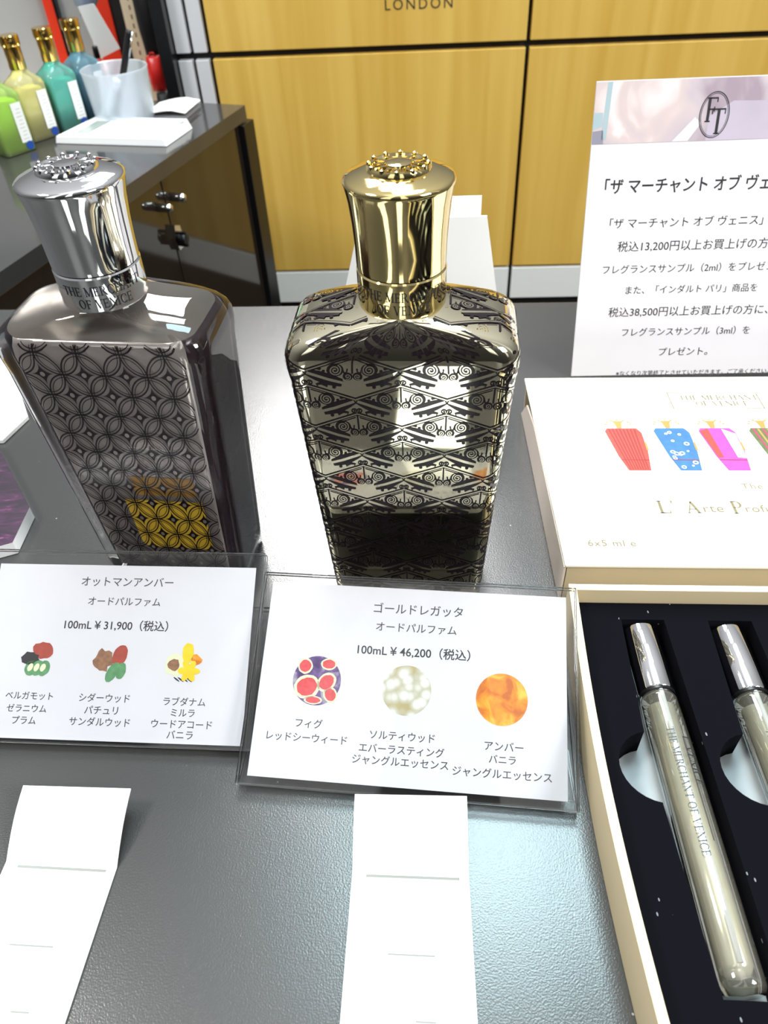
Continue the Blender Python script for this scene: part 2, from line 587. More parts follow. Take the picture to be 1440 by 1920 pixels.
def serif(s, track=0.12):
    """Roman capitals with thick stems, thin bars and small serifs, height 1"""
    V, FC = [], []

    def quad(a, b, c, d):
        k = len(V)
        V.extend([a, b, c, d])
        FC.append((k, k + 1, k + 2, k + 3))

    def line(x0, y0, x1, y1, wd):
        dx, dy = x1 - x0, y1 - y0
        l = math.hypot(dx, dy)
        nx, ny = -dy / l * wd / 2, dx / l * wd / 2
        quad((x0 + nx, y0 + ny), (x0 - nx, y0 - ny), (x1 - nx, y1 - ny), (x1 + nx, y1 + ny))

    def sf(x, y, wd=0.3):
        line(x - wd / 2, y, x + wd / 2, y, 0.05)

    def arc(cx, cy, rx, ry, a0, a1, tx, ty, n=18):
        pts = []
        for i in range(n + 1):
            a = rad(a0 + (a1 - a0) * i / n)
            pts.append(((cx + rx * math.cos(a), cy + ry * math.sin(a)),
                        (cx + (rx - tx) * math.cos(a), cy + (ry - ty) * math.sin(a))))
        for i in range(n):
            quad(pts[i][0], pts[i][1], pts[i + 1][1], pts[i + 1][0])

    TK, TN = 0.15, 0.06
    x = 0.0
    for ch in s:
        x0 = x
        if ch == ' ':
            x += 0.38
            continue
        if ch == 'T':
            line(x0, .97, x0 + .72, .97, TN); line(x0 + .36, 0, x0 + .36, .97, TK); sf(x0 + .36, .025)
            line(x0 + .02, .78, x0 + .02, .98, .05); line(x0 + .70, .78, x0 + .70, .98, .05); wd = .72
        elif ch == 'H':
            for q in (.12, .66):
                line(x0 + q, 0, x0 + q, 1, TK); sf(x0 + q, .025); sf(x0 + q, .975)
            line(x0 + .12, .52, x0 + .66, .52, TN); wd = .78
        elif ch in 'EFL':
            line(x0 + .12, 0, x0 + .12, 1, TK); sf(x0 + .12, .025); sf(x0 + .12, .975)
            if ch != 'L':
                line(x0 + .12, .97, x0 + .56, .97, TN); line(x0 + .56, .80, x0 + .56, .99, .05)
                line(x0 + .12, .52, x0 + .44, .52, TN); line(x0 + .44, .42, x0 + .44, .62, .05)
            if ch != 'F':
                line(x0 + .12, .03, x0 + .58, .03, TN); line(x0 + .58, .01, x0 + .58, .22, .05)
            wd = .62
        elif ch == 'M':
            line(x0 + .12, 0, x0 + .12, 1, TN); line(x0 + .82, 0, x0 + .82, 1, TK)
            line(x0 + .12, 1, x0 + .46, .05, TK); line(x0 + .46, .05, x0 + .82, 1, TN)
            sf(x0 + .12, .025, .24); sf(x0 + .82, .025); sf(x0 + .08, .975, .2); sf(x0 + .86, .975, .2); wd = .95
        elif ch == 'N':
            line(x0 + .12, 0, x0 + .12, 1, TN); line(x0 + .66, 0, x0 + .66, 1, TN); line(x0 + .12, .98, x0 + .66, .02, TK)
            sf(x0 + .12, .025, .24); sf(x0 + .66, .975, .24); sf(x0 + .07, .975, .2); wd = .78
        elif ch == 'A':
            line(x0 + .08, 0, x0 + .38, 1, TN); line(x0 + .38, 1, x0 + .70, 0, TK); line(x0 + .18, .33, x0 + .58, .33, TN)
            sf(x0 + .08, .025, .24); sf(x0 + .70, .025, .28); wd = .8
        elif ch == 'V':
            line(x0 + .08, 1, x0 + .40, 0, TK); line(x0 + .40, 0, x0 + .70, 1, TN)
            sf(x0 + .08, .975, .28); sf(x0 + .70, .975, .24); wd = .78
        elif ch == 'I':
            line(x0 + .15, 0, x0 + .15, 1, TK); sf(x0 + .15, .025); sf(x0 + .15, .975); wd = .3
        elif ch == 'O':
            arc(x0 + .42, .5, .42, .52, 0, 360, .15, .06, 32); wd = .84
        elif ch == 'C':
            arc(x0 + .42, .5, .42, .52, 42, 318, .15, .06, 28); line(x0 + .73, .66, x0 + .73, .9, .05); wd = .76
        elif ch == 'P':
            line(x0 + .12, 0, x0 + .12, 1, TK); sf(x0 + .12, .025); sf(x0 + .12, .975)
            arc(x0 + .32, .73, .27, .27, -90, 90, .14, .05); line(x0 + .12, .975, x0 + .34, .975, .05)
            line(x0 + .12, .48, x0 + .34, .48, .05); wd = .66
        elif ch == 'R':
            line(x0 + .12, 0, x0 + .12, 1, TK); sf(x0 + .12, .025); sf(x0 + .12, .975)
            arc(x0 + .32, .74, .27, .26, -90, 90, .14, .05); line(x0 + .12, .975, x0 + .34, .975, .05)
            line(x0 + .12, .50, x0 + .34, .50, .05); line(x0 + .36, .5, x0 + .68, .02, TK); sf(x0 + .70, .025, .2); wd = .74
        else:
            wd = .5
        x += wd + track
    return V, FC


def put_serif(mb, s, x0, x1, yc, fn, mi, aspect=1.0):
    vs, fs = serif(s)
    mb.polys2d(fit(vs, x0, x1, yc, aspect), fs, fn, mi)


def ellipse_pts(cx, cy, rx, ry, n=32, a0=0.0):
    return [(cx + rx * math.cos(2 * PI * i / n + a0), cy + ry * math.sin(2 * PI * i / n + a0)) for i in range(n)]


def ring2d(cx, cy, rx, ry, t, n=48):
    V, FC = [], []
    for i in range(n):
        a = 2 * PI * i / n
        V += [(cx + rx * math.cos(a), cy + ry * math.sin(a)), (cx + (rx - t) * math.cos(a), cy + (ry - t) * math.sin(a))]
        j = (i + 1) % n
        FC.append((2 * i, 2 * i + 1, 2 * j + 1, 2 * j))
    return V, FC


# ================================================================== SETTING
fl = MB()
fl.box(-3.2, 3.2, -2.0, 4.2, -1.0, -0.95)
struct(fl.build('floor', 'floor'))
wb = MB()
wb.box(-3.2, 3.2, 4.1, 4.2, -0.95, 0.6)
struct(wb.build('wall_back', 'wall'))

# the counter everything stands on
YT = rad(-5.2)
ct = thing('display_counter', 'dark grey grained display counter carrying the perfume bottles and price cards', 'counter',
           (0.0, 0.4155, -0.95), (0, 0, YT))
b = MB()
b.box(-0.42, 0.75, -0.56, 0.0, 0.925, 0.95, 0.0015)
b.build('countertop', 'table', ct)
b = MB()
b.box(-0.40, 0.73, -0.54, -0.02, 0.0, 0.925)
b.build('base_cabinet', 'black_matt', ct)

# ================================================================== WOOD FRONTED UNIT BEHIND
wu = thing('shop_unit', 'maple veneered shop unit with black joints and LONDON lettering behind the bottles', 'counter',
           (0, 1.15, -0.95), (0, 0, rad(-4.5)))
Z = 0.95
b = MB()
b.box(-0.2632, 1.3, 0.012, 0.5, 0.0, Z + 0.30)
b.build('carcass', 'black_matt', wu)
b = MB()
b.box(-0.2632, -0.2462, -0.02, 0.012, 0.0, Z + 0.30, 0.001)
b.build('end_post', 'black', wu)
rows = ((-0.3265, -0.0232), (-0.0148, 0.28))
for (x0, x1, m) in ((-0.2452, -0.2262, 'grey_wall'), (-0.2212, -0.2030, 'grey_wall'), (-0.1972, 0.2235, 'wood'), (0.2288, 1.28, 'wood')):
    for (z0, z1) in rows:
        b = MB()
        b.box(x0, x1, 0, 0.0119, Z + z0, Z + z1, 0.0008)
        b.build('panel', m, wu)
for (x0, x1) in ((-0.2452, 0.2235), (0.2288, 1.28)):
    b = MB()
    b.box(x0, x1, 0, 0.0119, Z - 0.383, Z - 0.3305, 0.0008)
    b.build('plinth_strip', 'band', wu)
b = MB()
put_text(b, 'LONDON', 0.039, 0.1257, Z + 0.0308, lambda x, y: Vector((x, -0.0004, y)), 0, 1.32, 0.0, 1.0)
lt = b.build('lettering', 'ink', wu)
lt['label'] = 'small dark LONDON lettering'

# ================================================================== GLOSSY CABINET ON THE LEFT
cb = thing('cabinet', 'glossy dark brown cabinet with round steel knobs behind the silver bottle', 'cabinet',
           (-0.1407, 1.007, -0.95), (0, 0, rad(-20)))
zt = 0.91
b = MB()
b.box(-0.46, 0, -0.585, 0, zt - 0.016, zt)
b.build('cabinet_top', 'cabtop', cb)
b = MB()
b.box(-0.45, -0.018, -0.58, -0.02, 0.0, zt - 0.0162)
b.build('carcass', 'black_matt', cb)
for (y0, y1, ky) in ((-0.575, -0.2065, -0.222), (-0.2045, -0.020, -0.193)):
    b = MB()
    b.box(-0.0178, -0.003, y0, y1, 0.08, zt - 0.0175, 0.0006)
    d = b.build('door', 'cab', cb)
    b = MB()
    mk = Matrix.Translation((-0.0035, ky, zt - 0.0385)) @ Matrix.Rotation(PI / 2, 4, 'Y')
    b.lathe([(0.0045, 0.0), (0.0045, 0.014), (0.0042, 0.0165), (0.0032, 0.0178), (0.0, 0.0182)], 24, 0, mat=mk, cap1=False)
    b.build('knob', 'steel', d)
b = MB()
b.box(-0.02, 0.004, -0.0185, 0.010, 0.0, zt - 0.018, 0.001)
b.build('end_panel', 'black', cb)
b = MB()
mk = Matrix.Translation((-0.003, -0.204, zt - 0.077)) @ Matrix.Rotation(PI / 2, 4, 'Y')
b.prism([(-0.014, -0.004), (-0.010, 0.006), (0.004, 0.0075), (0.013, 0.004), (0.014, -0.004), (0.0, -0.008)], 0, 0.006, mat=mk)
lk = b.build('lock_plate', 'steel', cb)
b = MB()
b.lathe([(0.0058, 0.0), (0.0058, 0.010), (0.005, 0.0108)], 20, 0, mat=Matrix.Translation((0.003, -0.207, zt - 0.078)) @ Matrix.Rotation(PI / 2, 4, 'Y'))
b.box(0.003, 0.0142, -0.2085, -0.2055, zt - 0.086, zt - 0.070)
b.build('lock_cylinder', 'black', lk)

# ================================================================== PERFUME BOTTLES
# body profile: height, half width, half depth, corner radius
PROF = [(0.0006, 0.0262, 0.0140, 0.003), (0.0000, 0.0255, 0.0133, 0.003)][::-1] + [
    (0.0020, 0.0270, 0.0148, 0.004), (0.0300, 0.0287, 0.0156, 0.0045), (0.0650, 0.0308, 0.0164, 0.0048),
    (0.0980, 0.0329, 0.0172, 0.0052), (0.1030, 0.0336, 0.0175, 0.0055), (0.1062, 0.0336, 0.0175, 0.0060),
    (0.1085, 0.0330, 0.0171, 0.0068), (0.1105, 0.0316, 0.0164, 0.0080), (0.1122, 0.0293, 0.0155, 0.0095),
    (0.1136, 0.0258, 0.0146, 0.0110), (0.1147, 0.0215, 0.0138, 0.0120), (0.1156, 0.0170, 0.0131, 0.0124),
    (0.1162, 0.0140, 0.0126, 0.0124), (0.1168, 0.0126, 0.0123, 0.0122)]


def rr_point(t, hw, hd, rc):
    """point at fraction t of a rounded rectangle, t = 0 at the middle of the front (-y) side, going to +x"""
    rc = min(rc, hw - 1e-5, hd - 1e-5)
    W, D = 2 * (hw - rc), 2 * (hd - rc)
    Ax, Ay, Ac = 2 * (0.0335 - .005), 2 * (0.0174 - .005), PI / 2 * 0.005 * 1.15
    # lengths of the reference outline so that every height uses the same split
    segs = [('f', Ax / 2), ('c', Ac, 1), ('r', Ay), ('c', Ac, 2), ('b', Ax), ('c', Ac, 3), ('l', Ay), ('c', Ac, 4), ('f2', Ax / 2)]
    tot = sum(s[1] for s in segs)
    q = (t % 1.0) * tot
    for s in segs:
        if q <= s[1] + 1e-12:
            k = q / s[1]
            if s[0] == 'f':
                return Vector((k * W / 2, -hd, 0))
            if s[0] == 'f2':
                return Vector((-W / 2 + k * W / 2, -hd, 0))
            if s[0] == 'r':
                return Vector((hw, -D / 2 + k * D, 0))
            if s[0] == 'b':
                return Vector((W / 2 - k * W, hd, 0))
            if s[0] == 'l':
                return Vector((-hw, D / 2 - k * D, 0))
            c = {1: (W / 2, -D / 2, -90), 2: (W / 2, D / 2, 0), 3: (-W / 2, D / 2, 90), 4: (-W / 2, -D / 2, 180)}[s[2]]
            a = rad(c[2] + 90 * k)
            return Vector((c[0] + rc * math.cos(a), c[1] + rc * math.sin(a), 0))
        q -= s[1]
    return Vector((0, -hd, 0))


PERIM = 2 * 2 * (0.0335 - .005) + 2 * 2 * (0.0174 - .005) + 4 * PI / 2 * 0.005 * 1.15


class Skin:
    """maps (u along the outline, v along the profile, out) onto a bottle surface"""

    def __init__(self, prof):
        self.p = prof
        self.v = [0.0]
        for a, c in zip(prof, prof[1:]):
            self.v.append(self.v[-1] + math.hypot(c[0] - a[0], (c[2] - a[2])))
        self.vmax = self.v[-1]

    def base(self, u, v):
        v = min(max(v, 0), self.vmax)
        for i in range(len(self.v) - 1):
            if v <= self.v[i + 1] + 1e-12:
                break
        k = (v - self.v[i]) / max(1e-9, self.v[i + 1] - self.v[i])
        a, c = self.p[i], self.p[i + 1]
        z, hw, hd, rc = (a[j] + (c[j] - a[j]) * k for j in range(4))
        p = rr_point(u / PERIM, hw, hd, rc)
        p.z = z
        return p

    def at(self, u, v, out=0.0):
        e_ = 2e-4
        p = self.base(u, v)
        du = self.base(u + e_, v) - self.base(u - e_, v)
        dv = self.base(u, v + e_) - self.base(u, v - e_)
        n = du.cross(dv)
        if n.length < 1e-14:
            n = Vector((0, 0, 1))
        return p + n.normalized() * out


def skin_mesh(mb, prof, n=160, mi=0, cap1=True):
    rings = []
    for (z, hw, hd, rc) in prof:
        ring = []
        for i in range(n):
            p = rr_point(i / n, hw, hd, rc)
            p.z = z
            ring.append(p)
        rings.append(ring)
    mb.loft(rings, True, cap1, mi)


def dense(prof):
    out = []
    for a, c in zip(prof, prof[1:]):
        steps = max(1, int((c[0] - a[0]) / 0.006))
        for k in range(steps):
            out.append(tuple(a[j] + (c[j] - a[j]) * k / steps for j in range(4)))
    out.append(prof[-1])
    return out


def stroke(mb, skin, pts, wd, mi, out, clip=None, taper=None):
    """a painted line of width wd following pts (u, v) on the skin"""
    # resample so lines bend with the surface
    q = [pts[0]]
    for a, c in zip(pts, pts[1:]):
        n = max(1, int(math.hypot(c[0] - a[0], c[1] - a[1]) / 0.0016))
        for k in range(1, n + 1):
            q.append((a[0] + (c[0] - a[0]) * k / n, a[1] + (c[1] - a[1]) * k / n))
    pr = None
    m = len(q)
    for i, p in enumerate(q):
        if clip and not clip(*p):
            pr = None
            continue
        a, c = q[max(0, i - 1)], q[min(m - 1, i + 1)]
        dx, dy = c[0] - a[0], c[1] - a[1]
        l = math.hypot(dx, dy) or 1e-9
        ww = wd if taper is None else wd * taper(i / (m - 1))
        nx, ny = -dy / l * ww / 2, dx / l * ww / 2
        e1 = mb.bm.verts.new(skin.at(p[0] + nx, p[1] + ny, out))
        e2 = mb.bm.verts.new(skin.at(p[0] - nx, p[1] - ny, out))
        if pr:
            f = mb.bm.faces.new((pr[1], e2, e1, pr[0]))
            f.material_index = mi
        pr = (e1, e2)


def blob(mb, skin, pts, mi, out, clip=None):
    if clip and not all(clip(*p) for p in pts):
        return
    mb.poly([skin.at(p[0], p[1], out) for p in pts], mi)


def spiral(cx, cy, r, turns, s, a0=0.0, n=26):
    return [(cx + s * r * (0.12 + 0.88 * i / n) * math.cos(a0 + turns * 2 * PI * i / n),
             cy + r * (0.12 + 0.88 * i / n) * math.sin(a0 + turns * 2 * PI * i / n)) for i in range(n + 1)]


def stroke_k(mb, skin, pts, wd, *a):
    stroke(mb, skin, pts, wd * 1.0, *a)


class TopSkin:
    """shoulder of the bottle seen from above: (x, v) continues the front pattern over the edge"""

    def __init__(self, skin, v_edge):
        self.s, self.ve = skin, v_edge
        self.y0 = skin.base(0, v_edge).y

    def dims(self, v):
        k_ = self.s
        for i in range(len(k_.v) - 1):
            if v <= k_.v[i + 1] + 1e-12:
                break
        k = (v - k_.v[i]) / max(1e-9, k_.v[i + 1] - k_.v[i])
        a, c = k_.p[i], k_.p[i + 1]
        return [a[j] + (c[j] - a[j]) * k for j in range(4)]

    def inside(self, x, y, v):
        z, hw, hd, rc = self.dims(v)
        dx, dy = max(abs(x) - (hw - rc), 0), max(abs(y) - (hd - rc), 0)
        return abs(x) < hw and abs(y) < hd and math.hypot(dx, dy) < rc

    def ok(self, x, v):
        y = self.y0 + (v - self.ve)
        return y > -.0122 and self.inside(x, y, self.ve + .0003) and math.hypot(x, y) > .0131

    def at(self, x, v, out=0.0):
        y = self.y0 + (v - self.ve)
        lo, hi = self.ve, self.s.vmax
        for _ in range(18):
            m_ = (lo + hi) / 2
            if self.inside(x, y, m_):
                lo = m_
            else:
                hi = m_
        z = self.dims(lo)[0]
        return Vector((x, y, z + out * 1.6))


def regatta_pattern(mb, skin, mi, clip, vtop, urange):
    W, HR = 0.0278, 0.0102
    wd_k = 1.25
    out = 0.00012
    nrow = 16
    for r in range(nrow):
        v0 = vtop - (r - 3) * HR
        off = 0.0 if r % 2 == 0 else W / 2
        for k in range(-4, 5):
            u0 = off + k * W
            if abs(u0) > urange + W / 2:
                continue
            S = lambda pts: [(u0 + p[0], v0 + p[1]) for p in pts]
            G = 0                                   # the gold ground shows again as fine lines on the dark paint
            up1, up2 = out + .00003, out + .00006
            stroke_k(mb, skin, S([(0, -.0004), (0, -.0060)]), .00055, mi, out, clip)
            for s in (-1, 1):
                # small scrolls at the foot of the stem
                blob(mb, skin, S(ellipse_pts(s * .00145, -.0070, .00145, .0013, 18)), mi, out, clip)
                stroke_k(mb, skin, S(spiral(s * .00145, -.0070, .00105, 1.5, s, 2.2, 16)), .00026, G, up1, clip)
                # chevron band
                stroke_k(mb, skin, S([(0, 0), (s * W / 2, -.0050)]), .00120, mi, out, clip)
                stroke_k(mb, skin, S([(0, 0), (s * W / 2, -.0050)]), .00042, G, up1, clip)
                stroke_k(mb, skin, S([(s * .0006, -.0014), (s * .0062, -.0034)]), .00026, mi, out, clip)
                # big scroll
                blob(mb, skin, S(ellipse_pts(s * .0050, -.0048, .0025, .0021, 24)), mi, out, clip)
                stroke_k(mb, skin, S(spiral(s * .0050, -.0048, .0019, 2.1, -s, .5, 30)), .00036, G, up1, clip)
                stroke_k(mb, skin, S([(s * .0030, -.0040), (s * .0024, -.0058), (s * .0016, -.0056), (s * .0014, -.0044)]), .00048, mi, out, clip)
                # heavy bar with its light stripe
                stroke_k(mb, skin, S([(s * .0034, -.0093), (s * .0070, -.0082), (s * .0137, -.0054)]), .0027, mi, out + .00001, clip,
                         lambda t: .55 + .9 * math.sin(PI * min(1, .15 + .8 * t)))
                stroke_k(mb, skin, S([(s * .0030, -.0092), (s * .0072, -.0080), (s * .0134, -.0056)]), .00095, G, up1, clip)
                # wave crests and drops
                stroke_k(mb, skin, S([(s * .0092, -.0046), (s * .0104, -.0038), (s * .0120, -.0044), (s * .0132, -.0052)]), .0010, mi, out, clip,
                         lambda t: .35 + 1.1 * math.sin(PI * min(1, t * .9 + .1)))
                stroke_k(mb, skin, S([(s * .0078, -.0102), (s * .0096, -.0094), (s * .0112, -.0098), (s * .0108, -.0106)]), .0011, mi, out, clip,
                         lambda t: 1.25 - t)
                stroke_k(mb, skin, S(spiral(s * .0130, -.0092, .0010, 1.4, -s, 1, 14)), .00040, mi, out, clip)
                blob(mb, skin, S(ellipse_pts(s * .0060, -.0108, .0006, .0005, 10)), mi, out + .00002, clip)
                blob(mb, skin, S(ellipse_pts(s * .0084, -.0052, .0005, .0004, 10)), mi, out + .00002, clip)


def cap_parts(root, metal, zb, text_phase, ink):
    b = MB()
    b.lathe([(0.0112, zb - 0.0008), (0.0123, zb - 0.0004), (0.0126, zb + 0.0004), (0.0126, zb + 0.0098), (0.0122, zb + 0.0102)], 72)
    lines = (('THE MERCHANT', .0240, zb + .0064), ('OF VENICE', .0158, zb + .0026))
    for s, ln, zc in lines:
        vs, fs = serif(s)
        vs = fit(vs, -ln / 2, ln / 2, 0.0, 1.12)
        b.polys2d(vs, fs, lambda x, y, zc=zc: Vector((0.01268 * math.sin(x / .0126 + text_phase), -0.01268 * math.cos(x / .0126 + text_phase), zc + y)), 1)
    b.build('collar', [metal, ink], root, 40)
    z1 = zb + 0.0106
    prof = [(0.0118, z1 - .0002), (0.0124, z1), (0.0125, z1 + .0012), (0.0126, z1 + .006), (0.0130, z1 + .012), (0.0137, z1 + .018),
            (0.0145, z1 + .0218), (0.01475, z1 + .0226), (0.0146, z1 + .0232), (0.0139, z1 + .0237), (0.0125, z1 + .0242),
            (0.0105, z1 + .0248), (0.0085, z1 + .0252)]
    b = MB()
    b.lathe(prof, 72)
    cp = b.build('cap', metal, root, 50)
    # raised medallion with rays and ring
    b = MB()
    zm = z1 + .0251
    b.lathe([(0.0084, zm - .0006), (0.0084, zm + .0006), (0.0079, zm + .0013), (0.0074, zm + .0013), (0.0069, zm + .0007),
             (0.0036, zm + .0009), (0.0034, zm + .0016), (0.0020, zm + .0019), (0.0, zm + .0018)], 48, cap1=False)
    for i in range(12):
        a = 2 * PI * i / 12
        m_ = Matrix.Rotation(a, 4, 'Z')
        b.prism([(0.0038, -0.0007), (0.0066, -0.0002), (0.0068, 0.0), (0.0066, 0.0002), (0.0038, 0.0007)], zm + .0006, zm + .0013, mat=m_)
        b.lathe([(0.0007, zm + .001), (0.0006, zm + .0018), (0.0, zm + .0020)], 8, cx=0.0076 * math.cos(a), cy=0.0076 * math.sin(a), cap1=False)
    b.build('medallion', metal, cp, 40)


# --- gold bottle
gb = thing('perfume_bottle', 'gold perfume bottle covered in dark scrollwork under a flared gold cap', 'perfume bottle',
           (0.0088, 0.1975, 0.0), (0, 0, rad(-6.5)))
b = MB()
skin_mesh(b, dense(PROF))
gs = Skin(PROF)
VE = next(v for v, p in zip(gs.v, PROF) if p[0] >= .1085)
regatta_pattern(b, gs, 1, lambda u, v: 0.0012 < v < VE and abs(u) < PERIM * 0.5, VE, PERIM / 2)
regatta_pattern(b, gs, 1, lambda u, v: VE - .0002 < v < gs.vmax - .0004 and abs(u) < .031 and gs.base(u, v).y < -.0120, VE, .032)
tsk = TopSkin(gs, VE)
regatta_pattern(b, tsk, 1, tsk.ok, VE, .036)
b.build('bottle_body', ['pale_gold', 'pattern'], gb)
cap_parts(gb, 'gold', 0.1168, 0.10, 'ink')

# --- silver capped glass bottle
sb = thing('perfume_bottle', 'clear glass perfume bottle with taupe petal pattern and flared silver cap', 'perfume bottle',
           (-0.0795, 0.2115, 0.0), (0, 0, rad(-9.5)))
b = MB()
skin_mesh(b, dense(PROF))
b.build('glass_body', 'glass', sb)


def inset(prof, d, z0, z1):
    out = []
    for (z, hw, hd, rc) in dense(prof):
        if z0 <= z <= z1:
            out.append((z, hw - d, hd - d * .8, max(.002, rc - d * .4)))
    return out


CORE = inset(PROF, 0.0044, 0.0065, 0.1100)
b = MB()
skin_mesh(b, CORE)
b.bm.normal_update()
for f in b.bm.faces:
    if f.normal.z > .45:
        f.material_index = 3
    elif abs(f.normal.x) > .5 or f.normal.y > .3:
        f.material_index = 1  # side and back faces coloured dark for the inner reflections of the glass
cs = Skin(CORE)
okv = lambda u, v: 0.0004 < v < cs.vmax - 0.0004 and abs(u) < .0302
R_ = 0.0077
sp = R_ * math.sqrt(2)
for i in range(-9, 10):
    for j in range(-9, 10):
        cx, cy = (i + j) * sp / math.sqrt(2), 0.05 + (i - j) * sp / math.sqrt(2)
        if not (-0.012 < cy < cs.vmax + 0.012) or abs(cx) > 0.062:
            continue
        for rr_, wd in ((R_, .00052), (R_ - .0010, .00028)):
            stroke(b, cs, [(cx + rr_ * math.cos(a * 2 * PI / 40), cy + rr_ * math.sin(a * 2 * PI / 40)) for a in range(41)], wd, 1, .0008, okv)
        # dark four pointed star with a pale dot
        st = []
        for k in range(4):
            ac = k * PI / 2 + PI / 4           # towards the neighbouring circle centre
            nx, ny = cx + sp * math.cos(ac), cy + sp * math.sin(ac)
            for t in (-1, -.6, -.25, .25, .6):
                a = ac + PI + t * -rad(44)
                px_, py_ = nx + R_ * math.cos(a), ny + R_ * math.sin(a)
                st.append((cx + (px_ - cx) * .52, cy + (py_ - cy) * .52))
        blob(b, cs, st, 1, .0006, okv)
        blob(b, cs, ellipse_pts(cx, cy, .0009, .0009, 12), 2, .0009, okv)
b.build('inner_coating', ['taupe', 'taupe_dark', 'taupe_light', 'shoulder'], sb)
b = MB()
n, m = 16, 20
rows_ = []
for k in range(m + 1):
    vq = .0245 * k / m
    cr = .0035
    cut = cr - math.sqrt(max(0, cr * cr - max(0, cr - vq) ** 2))
    rows_.append([cs.at(-.0125 + cut + (.0365 - 2 * cut) * i / n, .0115 + vq, .00045) for i in range(n + 1)])
b.loft(rows_, False, False, 0, True, False)  # bright patch: table light seen through the liquid, painted as colour
rows_ = []
for k in range(5):
    rows_.append([cs.at(-.0060 + .0280 * i / n, .0385 + .0085 * k / 4, .00045) for i in range(n + 1)])
b.loft(rows_, False, False, 1, True, False)
am = b.build('perfume', ['amber', 'amber_dark'], sb)
am['label'] = 'golden amber perfume with light through it painted in'
cap_parts(sb, 'chrome', 0.1168, 0.45, 'ink')


# ================================================================== PRICE CARDS IN ACRYLIC HOLDERS
def acrylic_holder(label, org, yaw, tilt, w0, w1, hgt):
    t = thing('sign_holder', label, 'sign holder', org, (0, 0, rad(yaw)), 'acrylic price card holders')
    T = Matrix.Translation((0, 0, 0)) @ Matrix.Rotation(rad(90 - tilt), 4, 'X')

    def plate(name, x0, x1, v0, v1, n0, n1, m_=T):
        b = MB()
        vs = b.box(x0, x1, v0, v1, n0, n1, 0.0003, 0, m_)
        b.bm.normal_update()
        nrm = (m_.to_3x3() @ Vector((0, 0, 1))).normalized()
        for f in b.bm.faces:
            f.material_index = 0 if abs(f.normal.dot(nrm)) > 0.9 else 1
        return b.build(name, ['acrylic', 'acrylic_edge'], t)
    plate('front_plate', w0, w1, 0.0, hgt, 0.0006, 0.0024)
    plate('back_plate', w0, w1, 0.0, hgt, -0.0022, -0.0004)
    dep = hgt * math.sin(rad(tilt)) + 0.004
    plate('base_plate', w0, w1, 0.0012, dep, -0.0026, -0.0011, Matrix.Identity(4))
    return t


def price_card(label, org, yaw, tilt, x0, x1, v0, v1, texts, art):
    b = MB()
    b.box(x0, x1, v0, v1, -0.0002, 0.0002, 0, 0)
    fn = lambda x, y: Vector((x, y, 0.00024))
    for s, a, c, v, mi in texts:
        put_text(b, s, a, c, v, fn, mi, 1.0, 0.012 if mi == 2 else 0.006)
    art(b)
    o = b.build('price_card', ['card', 'ink_grey', 'ink', FIG, CRYSTAL, AMBER, 'fig_skin', 'fig_rim', 'fig_flesh', 'leaf', 'rust', 'umber', 'sun'])
    o.location = org
    o.rotation_euler = (rad(90 - tilt), 0, rad(yaw))
    tag(o, label, 'price card', 'price cards in acrylic holders')
    return o


FIG = ramp_mat('fig_photo_ground', [(0.35, (0.06, 0.03, 0.12)), (0.5, (0.14, 0.08, 0.25)), (0.65, (0.35, 0.36, 0.40))], 240, 0.6)
CRYSTAL = ramp_mat('pale_crystal_photo', [(0.0, (0.80, 0.82, 0.78)), (0.35, (0.70, 0.72, 0.66)), (0.6, (0.50, 0.50, 0.40)), (0.9, (0.42, 0.36, 0.18))], 330, 0.6, voronoi=True)
AMBER = ramp_mat('amber_resin_photo', [(0.35, (0.50, 0.12, 0.01)), (0.52, (0.80, 0.28, 0.01)), (0.68, (0.90, 0.50, 0.06))], 190, 0.6)
MT['fig_skin'] = pmat('fig_purple', (0.08, 0.04, 0.16), 0.6)
MT['fig_rim'] = pmat('fig_pale_rim', (0.70, 0.72, 0.50), 0.6)
MT['fig_flesh'] = pmat('fig_red_flesh', (0.62, 0.08, 0.09), 0.6, var=0.35, scale=900)
MT['leaf'] = pmat('printed_green', (0.10, 0.28, 0.12), 0.6, var=0.4, scale=500)
MT['rust'] = pmat('printed_rust_red', (0.36, 0.06, 0.04), 0.6, var=0.3, scale=500)
MT['umber'] = pmat('printed_brown', (0.26, 0.13, 0.07), 0.6, var=0.6, scale=700)
MT['sun'] = pmat('printed_yellow', (0.90, 0.58, 0.02), 0.6, var=0.2, scale=500)


def disc(b, cx, cy, rx, ry, mi, z=0.00026, n=40, rough=0.0, rot=0.0):
    pts = []
    for i in range(n):
        a = 2 * PI * i / n
        k = 1 + rough * (random.random() - .5)
        x, y = rx * k * math.cos(a), ry * k * math.sin(a)
        pts.append(Vector((cx + x * math.cos(rot) - y * math.sin(rot), cy + x * math.sin(rot) + y * math.cos(rot), z)))
    b.poly(pts, mi)


def art_mid(b):
    disc(b, .0207, .0330, .0078, .0078, 3)
    for (dx, dy, rx, ry, rot) in ((-.0030, -.0022, .0042, .0038, .4), (.0032, -.0004, .0034, .0027, .8), (-.0042, .0044, .0024, .0026, .2),
                                  (.0034, .0054, .0026, .0019, 0.0), (.0048, -.0042, .0022, .0026, .6), (-.0006, -.0062, .0030, .0013, 0)):
        disc(b, .0207 + dx, .0330 + dy, rx, ry, 7, .00028, 24, .06, rot)
        disc(b, .0207 + dx, .0330 + dy, rx * .78, ry * .76, 8, .00030, 24, .10, rot)
    disc(b, .0496, .0318, .0078, .0078, 4)
    disc(b, .0794, .0310, .0080, .0080, 5)


